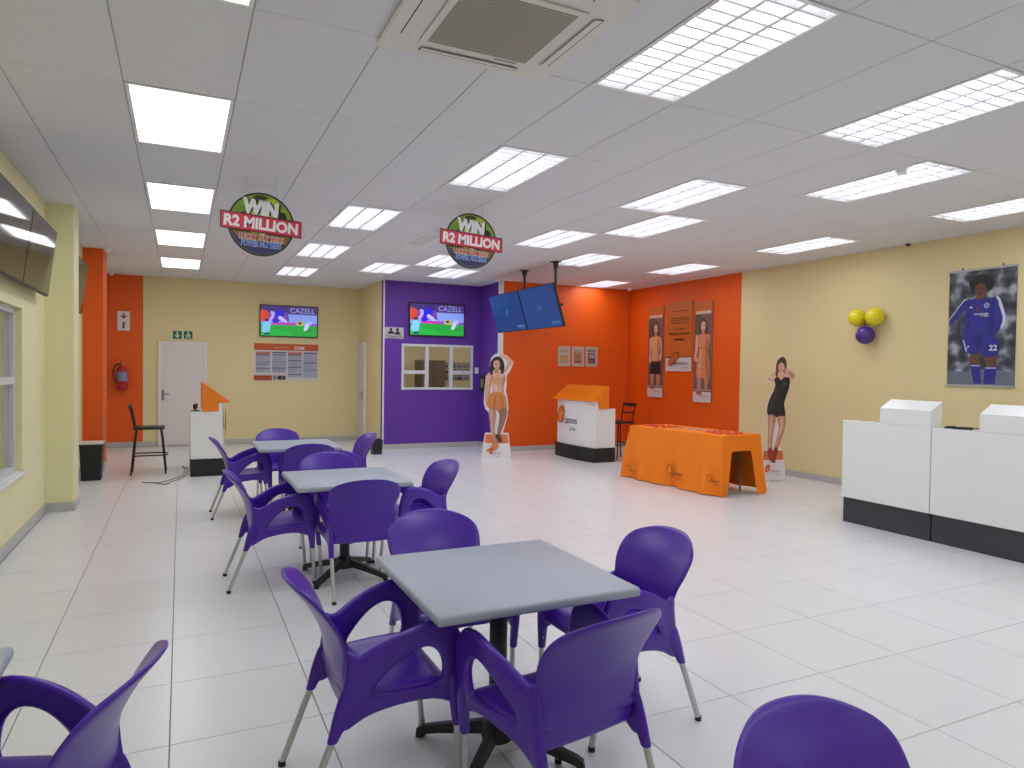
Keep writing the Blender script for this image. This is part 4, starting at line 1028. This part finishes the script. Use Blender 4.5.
# fire extinguisher
fx = thing('fire_extinguisher', 'red fire extinguisher with white blue label on the orange back wall', 'fire extinguisher', (-.955, YB - .11, 1.05))
REDX = mat('red enamel', '#b3201c', .3)
part('cylinder', MB().lathe([(.065, 0), (.08, .01), (.085, .03), (.085, .36), (.078, .40), (.05, .44), (.025, .455)], 24), REDX, fx, smooth=True)
part('label', MB().lathe([(.0856, .17), (.0858, .17), (.0858, .34), (.0856, .34)], 24), mat('blue white label', '#7f86ae', .5, var=.5, scale=22), fx)
part('valve', MB().lathe([(.024, .455), (.024, .49), (.014, .50)], 12).box(-.012, .012, -.05, .03, .495, .515), mat('brass', '#b59a5a', .35, metal=.7), fx)
part('handle', MB().box(-.010, .010, -.10, .03, .525, .535).box(-.010, .010, -.09, .03, .505, .512), BLKP, fx)
part('hose', MB().tube(crom([(-.02, -.03, .48), (-.10, -.03, .46), (-.145, -.02, .36), (-.14, -.02, .24), (-.10, -.03, .12), (-.14, -.02, .24), (-.145, -.02, .36), (-.10, -.03, .46)], 4)[:17], .012, 8), mat('dark red hose', '#5a1414', .5), fx, smooth=True)
part('bracket', MB().box(-.03, .03, .085, .109, .1, .4), GALV, fx)

# balloons
def balloon(loc, rr, m, label, tilt):
    r = thing('balloon', label, 'balloon', loc); r.rotation_euler = tilt
    prof = [(.004, -1.16), (.012, -1.10)] + [(rr * math.sin(t) * (1 if t < 1.6 else 1), -math.cos(t) * (1.06 if t < 1.57 else 1.0)) for t in [.25 + (math.pi - .27) * k / 14 for k in range(15)]]
    prof = [(r_, z * rr) for r_, z in prof]
    part('skin', MB().lathe(prof, 24), m, r, smooth=True)
    part('knot', MB().lathe([(.012, -1.20 * rr), (.004, -1.15 * rr)], 10), m, r)
BY = mat('yellow balloon latex', '#e8d80a', .22, coat=.3); BP = mat('purple balloon latex', '#4a2590', .2, coat=.3)
balloon((XR - .112, 6.32, 2.285), .113, BY, 'yellow balloon touching another yellow one, farther from the footballer poster', (-.5, 0, 0))
balloon((XR - .116, 6.06, 2.285), .116, BY, 'yellow balloon closer to the footballer poster, above the purple balloon', (.5, 0, 0))
balloon((XR - .118, 6.19, 2.045), .117, BP, 'purple balloon taped below two yellow balloons on the wall', (0, math.pi - .1, 0))

# ================================================================== THINGS BEHIND THE GLASS
dr = thing('cupboard', 'tall brown cupboard seen through the window of the purple wall', 'cupboard', (5.37, 15.72, 0))
part('carcass', MB().box(-.30, .30, -.22, .26, .0, 1.72), BRN, dr)
for s_ in (-1, 1):
    d_ = part('cupboard_door', MB().box(min(0, s_ * .295) + .004, max(0, s_ * .295) - .004, -.24, -.221, .06, 1.69), BRN, dr); part('knob', MB().lathe([(.012, 0), (.012, .012)], 10, (s_ * .04, -.24, .95)), GALV, d_)
def notices(a):
    for c in range(6):
        for k in range(3):
            x, y = .02 + c * .163, .06 + k * .32
            a.rect(x, y, x + .14, y + .24, ink(random.choice(['#6c6a72', '#8c8890', '#55535c', '#7a6c6c']))); a.rect(x + .015, y + .15, x + .11, y + .2, ink('#b8b4b8'))
plate('notice_board', 'rows of small grey notices seen through the purple wall window', 'notice board', (6.30, 15.999, 1.46), 0, .95, .46, notices, '#c9bd8e')
cp = thing('photocopier', 'grey photocopier standing behind the office window', 'photocopier', (-2.35, 8.6, 0))
part('cabinet', MB().rbox(-.3, .3, -.3, .3, .02, .85, .01, 1), mat('copier grey', '#b8b8ba', .5), cp)
part('scanner_lid', MB().rbox(-.31, .31, -.31, .31, .88, 1.08, .015, 2), mat('copier pale grey', '#c9c9cc', .45), cp)
for k in range(3): part('paper_tray', MB().rbox(-.26, .26, -.312, -.301, .12 + k * .24, .30 + k * .24, .004, 1), mat('copier tray', '#77777c', .5), cp); part('paper_tray', MB().rbox(.301, .312, -.26, .26, .12 + k * .24, .30 + k * .24, .004, 1), mat('copier tray', '#77777c', .5), cp)
part('control_panel', MB().rbox(-.1, .25, -.36, -.30, .90, .95, .006, 1), BLKP, cp)
